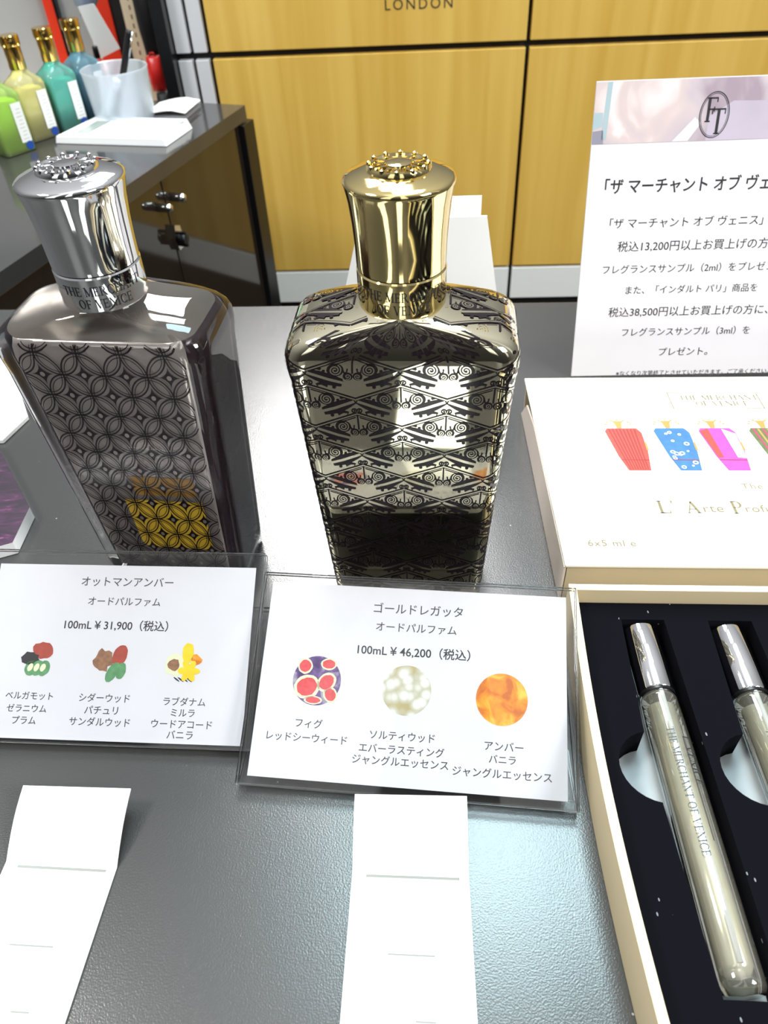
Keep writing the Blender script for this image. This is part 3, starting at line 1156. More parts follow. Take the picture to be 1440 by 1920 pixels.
def art_left(b):
    cx, cy = .0185, .0270
    disc(b, cx + .0018, cy + .0028, .0036, .0030, 10, .00026, 18, .3)
    disc(b, cx - .0026, cy + .0004, .0034, .0022, 2, .00027, 16, .5)
    for k in (-1, 0, 1):
        disc(b, cx + .0006 + k * .0022, cy - .0030, .0021, .0026, 9, .00028 + .00001 * k, 18, .08, -.4)
        disc(b, cx + .0003 + k * .0022, cy - .0028, .0009, .0014, 7, .00031, 12, .1, -.4)
    cx = .0439
    disc(b, cx - .0028, cy, .0034, .0036, 11, .00026, 18, .45)
    disc(b, cx + .0030, cy + .0018, .0024, .0036, 10, .00027, 18, .06, -.3)
    disc(b, cx + .0012, cy - .0036, .0018, .0036, 9, .00028, 12, .1, -.5)
    disc(b, cx + .0040, cy - .0032, .0016, .0028, 9, .00029, 12, .1, -.2)
    cx = .0692
    disc(b, cx - .0034, cy - .0006, .0034, .0036, 7, .00026, 18, .3)
    disc(b, cx - .0034, cy - .0006, .0020, .0022, 11, .00027, 14, .6)
    disc(b, cx + .0008, cy + .0032, .0020, .0034, 12, .00028, 14, .15)
    disc(b, cx + .0038, cy + .0012, .0018, .0016, 5, .00028, 12, .4)
    for k in range(6):
        a = k * PI / 3
        disc(b, cx + .0016 + .0018 * math.cos(a), cy - .0026 + .0018 * math.sin(a), .0020, .0011, 12, .00029 + k * 1e-6, 10, .1, a)
    for k in range(4):
        disc(b, cx - .0022 + k * .0014, cy - .0054, .0013, .00025, 2, .00028, 8, 0, -.6)


OM = (-0.0494, 0.1108, 0.0030)
acrylic_holder('clear acrylic holder leaning before the gold bottle', OM, -8.35, 65, -0.0008, 0.1024, 0.0677)
price_card('white price card reading 46,200 yen with fig, crystal and amber pictures', OM, -8.35, 65, 0.0022, 0.0993, 0.0028, 0.0648, [
    ('ゴールドレガッタ', .0371, .0663, .0579, 1), ('オードパルファム', .0383, .0645, .0517, 1),
    ('100mL ¥ 46,200（税込）', .0329, .0692, .0439, 2),
    ('フィグ', .0154, .0240, .0196, 1), ('レッドシーウィード', .0067, .0322, .0152, 1),
    ('ソルティウッド', .0391, .0593, .0177, 1), ('エバーラスティング', .0361, .0624, .0137, 1), ('ジャングルエッセンス', .0343, .0638, .0102, 1),
    ('アンバー', .0745, .0862, .0170, 1), ('バニラ', .0759, .0840, .0132, 1), ('ジャングルエッセンス', .0651, .0947, .0090, 1)], art_mid)
OL = (-0.1398, 0.1312, 0.0030)
acrylic_holder('clear acrylic holder leaning before the silver-capped bottle', OL, -5.77, 60, -0.0030, 0.0938, 0.0642)
price_card('white price card reading 31,900 yen with three small plant pictures', OL, -5.77, 60, 0.0000, 0.0905, 0.0014, 0.0594, [
    ('オットマンアンバー', .0300, .0623, .0537, 1), ('オードパルファム', .0333, .0586, .0469, 1),
    ('100mL ¥ 31,900（税込）', .0262, .0622, .0388, 2),
    ('ベルガモット', .0097, .0260, .0150, 1), ('ゼラニウム', .0108, .0244, .0110, 1), ('プラム', .0133, .0214, .0072, 1),
    ('シダーウッド', .0349, .0521, .0150, 1), ('パチュリ', .0373, .0486, .0111, 1), ('サンダルウッド', .0327, .0531, .0074, 1),
    ('ラブダナム', .0634, .0774, .0146, 1), ('ミルラ', .0663, .0742, .0110, 1), ('ウードアコード', .0602, .0803, .0075, 1),
    ('バニラ', .0657, .0743, .0042, 1)], art_left)


# ================================================================== PAPER BLOTTER STRIPS
def blotter(label, far_l, far_r, fold_l, fold_r, near_l, near_r, lift):
    """a card strip lying on the counter, folded once so its far end stands a little up"""
    fl_, fr_, dl, dr, nl, nr = (Vector((*p, 0.0003)) for p in (far_l, far_r, fold_l, fold_r, near_l, near_r))
    fl_.z = fr_.z = lift
    b = MB()
    secs = []
    for k in range(9):
        t = k / 8
        secs.append((nl.lerp(dl, t), nr.lerp(dr, t)))
    for p in secs[1:-1]:
        pass
    secs.append((dl.lerp(fl_, .06) + Vector((0, 0, .00025)), dr.lerp(fr_, .06) + Vector((0, 0, .00025))))
    for k in range(1, 7):
        t = .06 + .94 * k / 6
        sag = Vector((0, 0, .0012 * math.sin(PI * t)))
        secs.append((dl.lerp(fl_, t) - sag * .0 + sag, dr.lerp(fr_, t) + sag))
    th = Vector((0, 0, .0005))
    rings = []
    for l, r in secs:
        c = [l.lerp(r, q / 6) for q in range(7)]
        rings.append([p + th for p in c] + [p for p in reversed(c)])
    b.loft(rings, True, True, 0, False)
    # pressed fold line and faint blind-stamped marks, their shade painted grey
    up = Vector((0, 0, .00058))

    def mark(t0, t1, q0, q1):
        def P(t, q):
            return nl.lerp(dl, t).lerp(nr.lerp(dr, t), q) + up
        b.poly([P(t0, q0), P(t0, q1), P(t1, q1), P(t1, q0)], 1)
    mark(.985, .992, .12, .92)
    for t, q0, q1 in ((.80, .33, .70), (.66, .55, .70), (.57, .55, .70), (.48, .55, .72), (.34, .3, .45)):
        mark(t, t + .004, q0, q1)
    o = b.build('blotter_strip', ['paper', 'stamp'])
    return tag(o, label, 'paper strip', 'folded blotter strips')


MT['stamp'] = pmat('fold_stamp_shade', (0.25, 0.26, 0.245), 0.7)
blotter('white folded blotter strip in front of the gold bottle price card',
        (-0.0135, 0.1039), (0.0196, 0.1013), (-0.0148, 0.0841), (0.0179, 0.0811), (-0.0246, -0.020), (0.0116, -0.024), 0.0060)
blotter('white folded blotter strip below the silver-capped bottle price card',
        (-0.1142, 0.1118), (-0.0809, 0.1088), (-0.1159, 0.0924), (-0.0829, 0.0889), (-0.1297, -0.015), (-0.0965, -0.018), 0.0078)

# ================================================================== GIFT BOX
UX = Vector((math.cos(rad(-5.2)), math.sin(rad(-5.2)), 0))
UY = Vector((math.cos(rad(86.9)), math.sin(rad(86.9)), 0))
BM_ = Matrix.Identity(4)
for i in range(3):
    BM_[i][0], BM_[i][1] = UX[i], UY[i]

lid = thing('gift_box', 'closed cream gift box printed with coloured bottles behind the open tray', 'box', (0.06354, 0.17772, 0.0))
b = MB()
LW, LD, LH = 0.185, 0.1195, 0.020
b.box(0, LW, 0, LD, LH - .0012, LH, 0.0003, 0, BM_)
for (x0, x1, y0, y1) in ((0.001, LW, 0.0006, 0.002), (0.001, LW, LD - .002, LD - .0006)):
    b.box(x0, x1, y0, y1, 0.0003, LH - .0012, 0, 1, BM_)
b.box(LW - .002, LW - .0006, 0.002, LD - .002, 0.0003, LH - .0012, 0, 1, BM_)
zt_ = LH + .0001
fn = lambda x, y: BM_ @ Vector((x, y, zt_))
# printed frame and lettering
for (x0, y0, x1, y1) in ((.0625, .1067, .0625, .0945), (.0625, .0945, .072, .0945), (.094, .0945, .1015, .0945), (.1015, .0945, .1015, .1067), (.0625, .1067, .068, .1067)):
    wd = .0002
    b.poly([fn(min(x0, x1) - wd, min(y0, y1) - wd), fn(max(x0, x1) + wd, min(y0, y1) - wd), fn(max(x0, x1) + wd, max(y0, y1) + wd), fn(min(x0, x1) - wd, max(y0, y1) + wd)], 2)
put_serif(b, 'THE MERCHANT', .0668, .1012, .1028, fn, 2)
put_serif(b, 'OF VENICE', .0731, .0958, .0983, fn, 2)
put_serif(b, 'L', .0398, .0442, .0307, fn, 2)
put_text(b, "'", .0452, .0458, .0335, fn, 2)
put_serif(b, 'A', .0500, .0556, .0306, fn, 2)
put_text(b, 'rte', .0566, .0640, .0296, fn, 2, 1.1, .0)
put_serif(b, 'P', .0672, .0714, .0306, fn, 2)
put_text(b, 'rofumi', .0722, .0880, .0300, fn, 2, 1.1, .0)
put_text(b, 'The', .0750, .0828, .0428, fn, 2, 1.2, .0)
put_text(b, '6x5 ml e', .0099, .0271, .0112, fn, 2, 1.1, .0)


def printed_bottle(x, w_, mi, sty):
    """one of the small bottles printed on the lid"""
    y1, y0 = .0802, .0522
    body = [(x, y1 - .002), (x + .0012, y1), (x + w_ - .0016, y1), (x + w_, y1 - .003), (x + w_ - .0002, .0645), (x + w_ - .0018, y0), (x + .0046, y0), (x + .0024, .061)]
    b.poly([fn(*p) for p in body], mi)
    fz = lambda p, q, dz: BM_ @ Vector((p, q, zt_ + dz))
    if sty == 'stripe':
        for k in range(8):
            a = x + .0016 + k * (w_ - .003) / 8
            c = x + .0052 + k * (w_ - .0072) / 8
            b.poly([fz(a, y1 - .0006, 4e-5), fz(c, y0 + .0006, 4e-5), fz(c + .0005, y0 + .0006, 4e-5), fz(a + .0007, y1 - .0006, 4e-5)], 9)
    if sty == 'dots':
        for k in range(16):
            px, py = x + .0042 + random.random() * (w_ - .0068), y0 + .002 + random.random() * .024
            r = .0005 + random.random() * .0007
            b.poly([fz(*p, 4e-5 + k * 1e-6) for p in ellipse_pts(px, py, r, r, 12)], 8)
            b.poly([fz(*p, 6e-5 + k * 1e-6) for p in ellipse_pts(px, py, r * .55, r * .55, 10)], 10 if k % 4 == 0 else mi)
    if sty == 'split':
        b.poly([fz(x + .0005, y1 - .002, 4e-5), fz(x + .0042, y1 - .0004, 4e-5), fz(x + .0052, .0605, 4e-5), fz(x + .0030, .0605, 4e-5)], 3)
        b.poly([fz(x + .0098, y1 - .0006, 4e-5), fz(x + w_ - .0004, y1 - .004, 4e-5), fz(x + w_ - .0008, .0600, 4e-5), fz(x + .0108, .0605, 4e-5)], 8)
    if sty == 'lines':
        for k in range(6):
            a = x + .0016 + k * (w_ - .003) / 6
            b.poly([fz(a, y1 - .0006, 4e-5), fz(a + .003, y0 + .002, 4e-5), fz(a + .0036, y0 + .002, 4e-5), fz(a + .0009, y1 - .0006, 4e-5)], 7 if k % 2 else 10)
    # base line, gold tag, stopper
    b.poly([fz(x + .0030, .0592, 7e-5), fz(x + w_ - .0010, .0590, 7e-5), fz(x + w_ - .0010, .0586, 7e-5), fz(x + .0030, .0588, 7e-5)], 9)
    b.poly([fz(x + w_ - .0004, .0705, 7e-5), fz(x + w_ + .0004, .0705, 7e-5), fz(x + w_ + .0003, .0650, 7e-5), fz(x + w_ - .0006, .0650, 7e-5)], 7)
    b.poly([fn(x + .0056, y1 + .0002), fn(x + .0076, y1 + .0002), fn(x + .0082, y1 + .004), fn(x + .0092, y1 + .0052), fn(x + .0040, y1 + .0052), fn(x + .0050, y1 + .004)], 7)
    for k in range(7):
        a = PI * k / 6
        b.poly([fn(*p) for p in ellipse_pts(x + .0066 + .0052 * math.cos(a), y1 + .0030 + .0030 * math.sin(a), .0007, .0004, 8)], 7)


printed_bottle(.0292, .0152, 3, 'stripe')
printed_bottle(.0497, .0147, 4, 'dots')
printed_bottle(.0685, .0150, 5, 'split')
printed_bottle(.0895, .0150, 6, 'lines')
MT['p_red'] = pmat('printed_coral_red', (0.50, 0.055, 0.04), 0.5, var=0.15, scale=300)
MT['p_blue'] = pmat('printed_sea_blue', (0.035, 0.14, 0.33), 0.5, var=0.3, scale=300)
MT['p_pink'] = pmat('printed_magenta', (0.46, 0.06, 0.33), 0.5, var=0.2, scale=300)
MT['p_green'] = pmat('printed_olive_green', (0.10, 0.13, 0.05), 0.5, var=0.3, scale=300)
MT['p_gold'] = pmat('printed_gold', (0.42, 0.24, 0.06), 0.4)
MT['p_white'] = pmat('printed_white', (0.85, 0.85, 0.85), 0.5)
MT['p_dark'] = pmat('printed_dark_red', (0.25, 0.025, 0.02), 0.5)
MT['p_rose'] = pmat('printed_rose', (0.40, 0.04, 0.10), 0.5)
b.build('lid_panel', ['cream', 'kraft', 'gold_ink', 'p_red', 'p_blue', 'p_pink', 'p_green', 'p_gold', 'p_white', 'p_dark', 'p_rose'], lid)
# tuck flap hanging open on the left side
b = MB()
pts = [(0.0, 0.0005, .0006), (0.0, 0.118, .0006), (0.0, 0.106, LH - .006), (0.0, 0.084, LH - .0014), (0.0, 0.0005, LH - .0014)]
q = [BM_ @ Vector((-.0006 + .0004, y, z)) for (x, y, z) in pts]
q2 = [p + UX * .0008 for p in q]
va = [b.bm.verts.new(p) for p in q]
vb_ = [b.bm.verts.new(p) for p in q2]
b.bm.faces.new(va)
b.bm.faces.new(list(reversed(vb_)))
for i in range(len(va)):
    j = (i + 1) % len(va)
    b.bm.faces.new((va[i], vb_[i], vb_[j], va[j]))
b.build('side_flap', pmat('pinkish_cream_flap', (0.70, 0.61, 0.54), 0.5), lid)

tray = thing('gift_box_tray', 'open cream gift box tray with a black flocked insert holding perfume pens', 'box',
             (0.0632, 0.1690, 0.0))
TW, TD, TH_ = 0.19, 0.150, 0.020


def bow(y):
    """the side wall bulges outwards a little in the middle"""
    t = -y / TD
    return -0.0030 * math.sin(PI * min(1, max(0, t)))


b = MB()
NS = 16
rings = []
for k in range(NS + 1):
    y = -TD * k / NS
    x = bow(y)
    rings.append([BM_ @ Vector(p) for p in ((x - .0002, y, .0003), (x - .0004, y, TH_), (x + .0022, y, TH_), (x + .0022, y, .0003))])
vr = b.loft(rings, True, True, 0, False)
b.box(.0022, TW, -.0026, 0, .0003, TH_, 0.0002, 0, BM_)
b.box(.0022, TW, -TD, -TD + .0026, .0003, TH_, 0.0002, 0, BM_)
b.box(TW - .0022, TW, -TD + .0026, -.0026, .0003, TH_, 0, 0, BM_)
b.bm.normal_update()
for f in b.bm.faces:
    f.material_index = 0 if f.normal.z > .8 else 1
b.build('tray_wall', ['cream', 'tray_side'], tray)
b = MB()
b.box(.001, TW - .003, -TD + .003, -.003, .0006, .0020, 0, 0, BM_)
b.build('base_board', 'greyboard', tray)

# pens: far end and near end of each, in the tray's own frame
PENS = [(0.0231, -0.0117, 0.0229, -0.1205), (0.0521, -0.0117, 0.0519, -0.1205)]
FZ = 0.0138


def foam():
    c = bpy.data.curves.new('foam', 'CURVE')
    c.dimensions = '2D'
    c.fill_mode = 'BOTH'
    c.extrude = (FZ - .0024) / 2

    def spl(pts):
        s = c.splines.new('POLY')
        s.points.add(len(pts) - 1)
        for i, p in enumerate(pts):
            s.points[i].co = (p[0], p[1], 0, 1)
        s.use_cyclic_u = True
    left = [(bow(-TD * k / 12) + .0030, -TD * k / 12) for k in range(1, 12)]
    spl([(.003, -.0030)] + left + [(.003, -TD + .003), (TW - .003, -TD + .003), (TW - .003, -.0030)])
    for n_ in range(5):
        x0 = .0231 + n_ * .0290
        pts = [(x0 - .0066, -.0102), (x0 + .0078, -.0102), (x0 + .0076, -.1225), (x0 - .0068, -.1225)]
        nt_ = []
        xl = x0 - .0060
        for k in range(15):
            a = rad(-100 - 160 * k / 14)
            nt_.append((xl - .0008 + .0118 * math.cos(a) * .98, -.0640 + .0112 * math.sin(a)))
        spl(pts + nt_)
    o = bpy.data.objects.new('foam', c)
    COL.objects.link(o)
    dg = bpy.context.evaluated_depsgraph_get()
    dg.update()
    me = bpy.data.meshes.new_from_object(o.evaluated_get(dg))
    bpy.data.objects.remove(o)
    bpy.data.curves.remove(c)
    me.transform(BM_ @ Matrix.Translation((0, 0, .0022 + (FZ - .0024) / 2)))
    me.name = 'insert'
    me.materials.clear()
    me.materials.append(MT['flock'])
    ob = bpy.data.objects.new('insert', me)
    COL.objects.link(ob)
    ob.parent = tray
    return ob


foam()


def pen(label, p):
    a = BM_ @ Vector((p[0], p[1], 0)) + Vector(tray.location)
    c = BM_ @ Vector((p[2], p[3], 0)) + Vector(tray.location)
    d = (c - a)
    L_ = d.length
    # local +x runs from cap end to glass end
    t = thing('perfume_pen', label, 'perfume sampler', (a.x, a.y, 0.0022), (0, 0, math.atan2(d.y, d.x)), 'perfume pens in the tray')
    zc = 0.0064
    X = Matrix.Translation((0, 0, zc)) @ Matrix.Rotation(PI / 2, 4, 'Y')
    b = MB()
    b.lathe([(0.0050, 0.0), (0.0056, 0.0004), (0.0057, 0.001), (0.0057, 0.0245), (0.0054, 0.0249)], 36, mat=X)
    b.build('cap', 'chrome', t, 40)
    b = MB()
    b.lathe([(0.0050, 0.0247), (0.0056, 0.0249), (0.0056, 0.0258), (0.0050, 0.0262)], 36, mat=X)
    b.build('ring', 'black', t, 40)
    b = MB()
    b.lathe([(0.0036, 0.0262), (0.0056, 0.0264), (0.0058, 0.028), (0.0060, 0.036), (0.0061, 0.045), (0.0062, L_ - .004),
             (0.0061, L_ - .0015), (0.0054, L_ - .0004), (0.0, L_)], 40, mat=X, cap1=False)
    # tiny black frame printed along the tube
    fnp = lambda x, y: X @ Vector((0.00626 * math.cos(y), -0.00626 * math.sin(y), x))
    # outward direction: local -x of the lathe frame points up
    def along(x0, x1, a0, a1):
        n_ = 10
        for k in range(n_):
            xa, xb = x0 + (x1 - x0) * k / n_, x0 + (x1 - x0) * (k + 1) / n_
            b.poly([fnp(xa, a0), fnp(xb, a0), fnp(xb, a1), fnp(xa, a1)], 1)
    along(.043, .074, PI + .30, PI + .34)
    along(.043, .0434, PI + .30, PI + .62)
    vs, fs = serif('VENICE')
    vs = fit(vs, .046, .058, 0, 1)
    b.polys2d(vs, fs, lambda x, y: fnp(x, PI + .52 + y / .0062), 1)
    vs, fs = serif('THE MERCHANT OF VENICE')
    vs = fit(vs, .040, .078, 0, 1)
    b.polys2d(vs, fs, lambda x, y: fnp(x, PI - .18 + y / .0062), 2)
    b.build('vial', ['vial', 'ink', 'ink_grey'], t)
    b = MB()
    b.lathe([(0.0010, .0285), (0.0042, .0300), (0.0044, L_ - .006), (0.0030, L_ - .004), (0.0, L_ - .0035)], 28, mat=X, cap1=False)
    b.build('liquid', 'vial_liquid', t)
    b = MB()
    b.lathe([(0.0008, .026), (0.0008, L_ - .006)], 10, mat=X @ Matrix.Translation((-.0046, 0, 0)))
    b.build('dip_tube', 'white', t)


pen('perfume pen in the tray slot nearest the box wall, silver cap', PENS[0])
pen('perfume pen in the second tray slot, cut off by the picture edge', PENS[1])

# ================================================================== STANDING INFORMATION SIGN
sg = thing('shop_sign', 'tall white printed sign with a lilac photo band and oval monogram', 'sign', (0.1017, 0.3243, 0.0), (0, 0, rad(-4)))
TS = Matrix.Translation((0, 0, .0012)) @ Matrix.Rotation(rad(90 - 16), 4, 'X') @ Matrix.Scale(.983, 4)
b = MB()
b.box(-.001, .150, 0, .1345, -.0012, 0, 0, 0, TS)
fs_ = lambda x, y: TS @ Vector((x, y, .00012))
f2 = lambda dz: (lambda x, y: TS @ Vector((x, y, .00012 + dz)))
b.poly([fs_(-.001, .1093), fs_(.150, .1093), fs_(.150, .1340), fs_(-.001, .1340)], 2)
# left strip and pale ribbon of the printed photo
for pts, mi in (([(.0030, .1110), (.0052, .1110), (.0062, .1340), (.0040, .1340)], 3), ([(-.001, .1150), (.0030, .1165), (.0030, .1220), (-.001, .1220)], 3),
                ([(-.001, .1093), (.0042, .1093), (.0036, .1150), (-.001, .1145)], 4),
                ([(.0350, .1094), (.0420, .1094), (.0470, .1165), (.0440, .1190)], 5), ([(.0500, .1094), (.150, .1094), (.150, .1230), (.0600, .1250), (.0500, .1190)], 6)):
    b.poly([f2(.00004)(*p) for p in pts], mi)
for rx, ry, t_ in ((.0066, .0093, .00035), (.0059, .0086, .00018)):
    V_, F_ = ring2d(.0523, .1196, rx, ry, t_)
    b.polys2d(V_, F_, f2(.00012), 1)
put_serif(b, 'F', .0484, .0532, .1217, f2(.00014), 1, 1.25)
put_serif(b, 'T', .0512, .0572, .1170, f2(.00014), 1, 1.25)
put_text(b, '「ザ マーチャント オブ ヴェニス」', .0070, .0985, .0913, fs_, 1, 1.0, .012, 1.12)
for s, x0, x1, y in (('「ザ マーチャント オブ ヴェニス」商品を', .0110, .1000, .0749), ('税込13,200円以上お買上げの方に、', .0158, .0945, .0642),
                     ('フレグランスサンプル（2ml）をプレゼント。', .0098, .0985, .0536), ('また、「インダルト パリ」商品を', .0221, .0860, .0435),
                     ('税込38,500円以上お買上げの方に、', .0148, .0934, .0327), ('フレグランスサンプル（3ml）を', .0226, .0864, .0225),
                     ('プレゼント。', .0425, .0672, .0121), ('※なくなり次第終了とさせていただきます。ご了承ください。', .0220, .1000, -.0002 + .0012)):
    put_text(b, s, x0, x1, y, fs_, 1, 1.0, 0.0)
BAND = ramp_mat('lilac_photo_print', [(0.30, (0.34, 0.27, 0.33)), (0.48, (0.52, 0.45, 0.50)), (0.60, (0.62, 0.52, 0.52)), (0.72, (0.85, 0.82, 0.84))], 38, 0.5, 3)
MT['p_teal'] = pmat('printed_teal_grey', (0.36, 0.48, 0.53), 0.5)
MT['p_slate'] = pmat('printed_slate', (0.26, 0.26, 0.33), 0.5)
MT['p_pale'] = pmat('printed_pale_lilac', (0.72, 0.69, 0.74), 0.5)
MT['p_lilac'] = pmat('printed_lilac', (0.48, 0.43, 0.53), 0.5, var=0.1, scale=80)
b.build('sign_sheet', ['sign', 'ink', BAND, 'p_teal', 'p_slate', 'p_pale', 'p_lilac'], sg)
b = MB()
b.box(.030, .120, .0045, .045, .0003, .0016)
b.box(.070, .080, .0150, .030, .0016, .045)
b.build('easel_foot', 'acrylic', sg)

# ================================================================== BLOTTER HOLDER BEHIND THE GOLD BOTTLE
bh = thing('blotter_holder', 'white flared card holder behind the gold bottle cap', 'holder', (0.0235, 0.335, 0.0), (0, 0, rad(-4)))
b = MB()
TX = Matrix.Rotation(PI / 2, 4, 'X')
b.prism([(-.0500, 0.0003), (.0450, 0.0003), (.0305, .0835), (-.0225, .0835), (-.0300, .0722)], -.0008, .0004, mat=TX)
b.build('front_panel', 'white', bh)
b = MB()
b.prism([(-.0500, 0.0003), (.0450, 0.0003), (.0305, .0700), (-.0265, .0700)], -.0170, -.0160, mat=TX)
b.box(-.045, .040, .0009, .0160, .0003, .0016)
b.build('back_panel', 'white', bh)
for k in range(3):
    b = MB()
    b.box(-.0165, .0170, -.0002, .0002, 0, .0865 + .0004 * k, 0.00005)
    b.poly([Vector((.0165 - .014, -.00028, .055)), Vector((.0168, -.00028, .0545)), Vector((.0168, -.00028, .0541)), Vector((.0165 - .014, -.00028, .0546))], 1)
    o = b.build('blotter_sheet', ['paper', 'stamp'])
    o.location = (0.0332 + .0012 * k, 0.3372 + .0032 * k, .0018)
    o.rotation_euler = (0, 0, rad(-4))
    tag(o, 'white scent strip standing upright in the holder behind the gold cap', 'paper strip', 'upright scent strips')

# ================================================================== LEFT EDGE OF THE COUNTER
b = MB()
b.prism([(-.185, .2920), (-.1523, .2408), (-.1528, .2195), (-.1750, .2120), (-.2300, .2300), (-.2300, .2920)], 0.0003, .0065, 0, None, 1)
pp = b.build('brocade_box', [ramp_mat('plum_brocade', [(0.42, (0.012, 0.003, 0.014)), (0.60, (0.045, 0.008, 0.040)), (0.78, (0.26, 0.06, 0.20))], 260, 0.5, 6, (0.35, 1, 1)), 'white'])
tag(pp, 'thin plum brocade box with cut corner left of the glass bottle', 'box')
b = MB()
b.prism([(-.2123, .3836), (-.1995, .3600), (-.1775, .3150), (-.1840, .2960), (-.2600, .2990), (-.2600, .3836)], 0.0003, .0022)
wc = b.build('white_card', 'paper')
tag(wc, 'plain white card lying at the far left behind the plum box', 'card')

# ================================================================== THINGS ON THE CABINET
ZC = -0.04


def cologne(label, x, y, yaw, col, fill=.86):
    t = thing('cologne_bottle', label, 'cologne bottle', (x, y, ZC), (0, 0, rad(yaw)), 'cologne bottles on the cabinet')
    b = MB()
    hw, hd = .0180, .0140
    prof = [(0.0, hw - .002, hd - .002, .003), (.0012, hw, hd, .004), (.054, hw, hd, .004), (.058, hw - .001, hd - .001, .005), (.062, hw - .0045, hd - .003, .008),
            (.0655, .0095, .0088, .0087), (.068, .0082, .0080, .0079), (.072, .0080, .0080, .0079)]
    rings = []
    for (z, a_, c_, r_) in prof:
        rings.append([Vector((rr_point(i / 64, a_, c_, r_).x, rr_point(i / 64, a_, c_, r_).y, z)) for i in range(64)])
    b.loft(rings)
    b.build('glass_body', clear_mat('tinted_glass_' + t.name.replace('.', '_'), [min(1, c * .5 + .5) for c in col], 1.0, .12, 1.45, .45, [min(1, c * .62 + .36) for c in col]), t)
    b = MB()
    rings = []
    for (z, a_, c_, r_) in ((.003, hw - .0025, hd - .0025, .003), (.047, hw - .0025, hd - .0025, .003), (.0505, hw - .004, hd - .0035, .004)):
        rings.append([Vector((rr_point(i / 48, a_, c_, r_).x, rr_point(i / 48, a_, c_, r_).y, z)) for i in range(48)])
    b.loft(rings)
    b.build('cologne', pmat('cologne_' + t.name.replace('.', '_'), col, .3, var=.15, scale=90), t)
    b = MB()
    b.lathe([(.0086, .0690), (.0088, .0695), (.0088, .0900), (.0098, .0905), (.0102, .0920), (.0102, .0990), (.0097, .1003), (.0, .1006)], 40, cap1=False)
    for k in range(4):
        a = k * PI / 2 + .3
        b.lathe([(.0016, .0905), (.0020, .0912), (.0016, .0925)], 10, cx=.0098 * math.cos(a), cy=.0098 * math.sin(a))
    b.build('cap', 'brass', t, 40)
    b = MB()
    b.box(.0035, .0150, -hd - .0004, -hd - .0001, .010, .048)
    for k in range(9):
        zz = .013 + k * .0036
        b.box(.0060 + .001 * (k % 3), .0128 - .0008 * (k % 2), -hd - .0005, -hd - .00042, zz, zz + .0005, 0, 1)
    b.build('label', ['paper', 'label_print'], t)
    b = MB()
    b.lathe([(.0044, 0), (.0044, .0004)], 24, mat=Matrix.Translation((.0108, -hd - .0003, .0062)) @ Matrix.Rotation(PI / 2, 4, 'X'))
    b.build('sticker', 'blue', t)


for label, x, y, col in (
        ('lime green cologne bottle, nearest of the row at the frame edge', -.3790, .8795, (.62, .95, .03)),
        ('pale yellow cologne bottle with gold cap, second in the cabinet row', -.3652, .9262, (.90, .86, .34)),
        ('turquoise green cologne bottle with gold cap beside the frosted cup', -.3390, .9560, (.03, .70, .58)),
        ('deep blue cologne bottle half hidden behind the frosted cup', -.3200, .9960, (.01, .36, .50))):
    cologne(label, x, y, 50, col)

# calculator
ca = thing('calculator', 'white desk calculator lying on the cabinet top', 'calculator', (-.3406, .8990, ZC), (0, 0, rad(-14.5)))
b = MB()
W_, D_ = .1330, .0620
a = [(0, 0), (W_, 0), (W_ + .004, D_), (.018, D_)]
TW_ = [(.002, .001, .0075), (W_ - .003, .001, .0075), (W_, D_ - .001, .0105), (.019, D_ - .001, .0105)]
v0 = [b.bm.verts.new((p[0], p[1], .0006)) for p in a]
v1 = [b.bm.verts.new(p) for p in TW_]
b.bm.faces.new(list(reversed(v0)))
b.bm.faces.new(v1)
for i in range(4):
    b.bm.faces.new((v0[i], v0[(i + 1) % 4], v1[(i + 1) % 4], v1[i]))
b.build('calculator_body', 'white', ca)
Tk = lambda u, v, dz: Vector((.004 + u * (W_ - .010) + v * .014, .003 + v * (D_ - .008), .0076 + v * .0028 + dz))
b = MB()
b.poly([Tk(.10, .15, .0003), Tk(.24, .15, .0003), Tk(.24, .85, .0003), Tk(.10, .85, .0003)], 0)
b.build('display', 'screen', ca)
for i in range(5):
    for j in range(4):
        b = MB()
        u0, w0 = .31 + i * .135, .08 + j * .225
        c4 = [(u0, w0), (u0 + .10, w0), (u0 + .10, w0 + .15), (u0, w0 + .15)]
        v0 = [b.bm.verts.new(Tk(*p, .0001)) for p in c4]
        v1 = [b.bm.verts.new(Tk(*p, .0016)) for p in c4]
        b.bm.faces.new(v1)
        for k in range(4):
            b.bm.faces.new((v0[k], v0[(k + 1) % 4], v1[(k + 1) % 4], v1[k]))
        b.build('key', 'key', ca)

# frosted cup with pens
cup = thing('pen_cup', 'frosted white plastic cup holding pens on the cabinet', 'cup', (-.2765, .9700, ZC), (0, 0, 0))
b = MB()
b.lathe([(.0290, 0.0), (.0325, .0012), (.0340, .006), (.0368, .052), (.0375, .0555), (.0370, .0560), (.0360, .0545), (.0332, .007), (.0318, .0025), (.0, .0024)], 56, cap1=False)
b.build('cup_wall', 'frost', cup)


def desk_pen(label, a, c, mat):
    a, c = Vector(a), Vector(c)
    t = thing('ballpoint_pen', label, 'pen', a)
    d = c - a
    b = MB()
    b.tube([(0, 0, 0), d * .05, d * .95, d * .985], .0038, 14)
    b.build('barrel', mat, t)
    b = MB()
    o_ = Vector((.0040, -.0016, 0))
    b.tube([d * .97 + o_, d * .68 + o_ * 1.1], .0011, 8)
    b.build('clip', 'steel' if mat == 'black' else 'white', t)


desk_pen('black ballpoint pen standing in the frosted cup', (-.2880, .9750, ZC + .0045), (-.2535, .9900, ZC + .0880), 'black')
desk_pen('white ballpoint pen leaning inside the frosted cup', (-.2960, .9520, ZC + .0070), (-.2685, .9430, ZC + .0500), 'white')

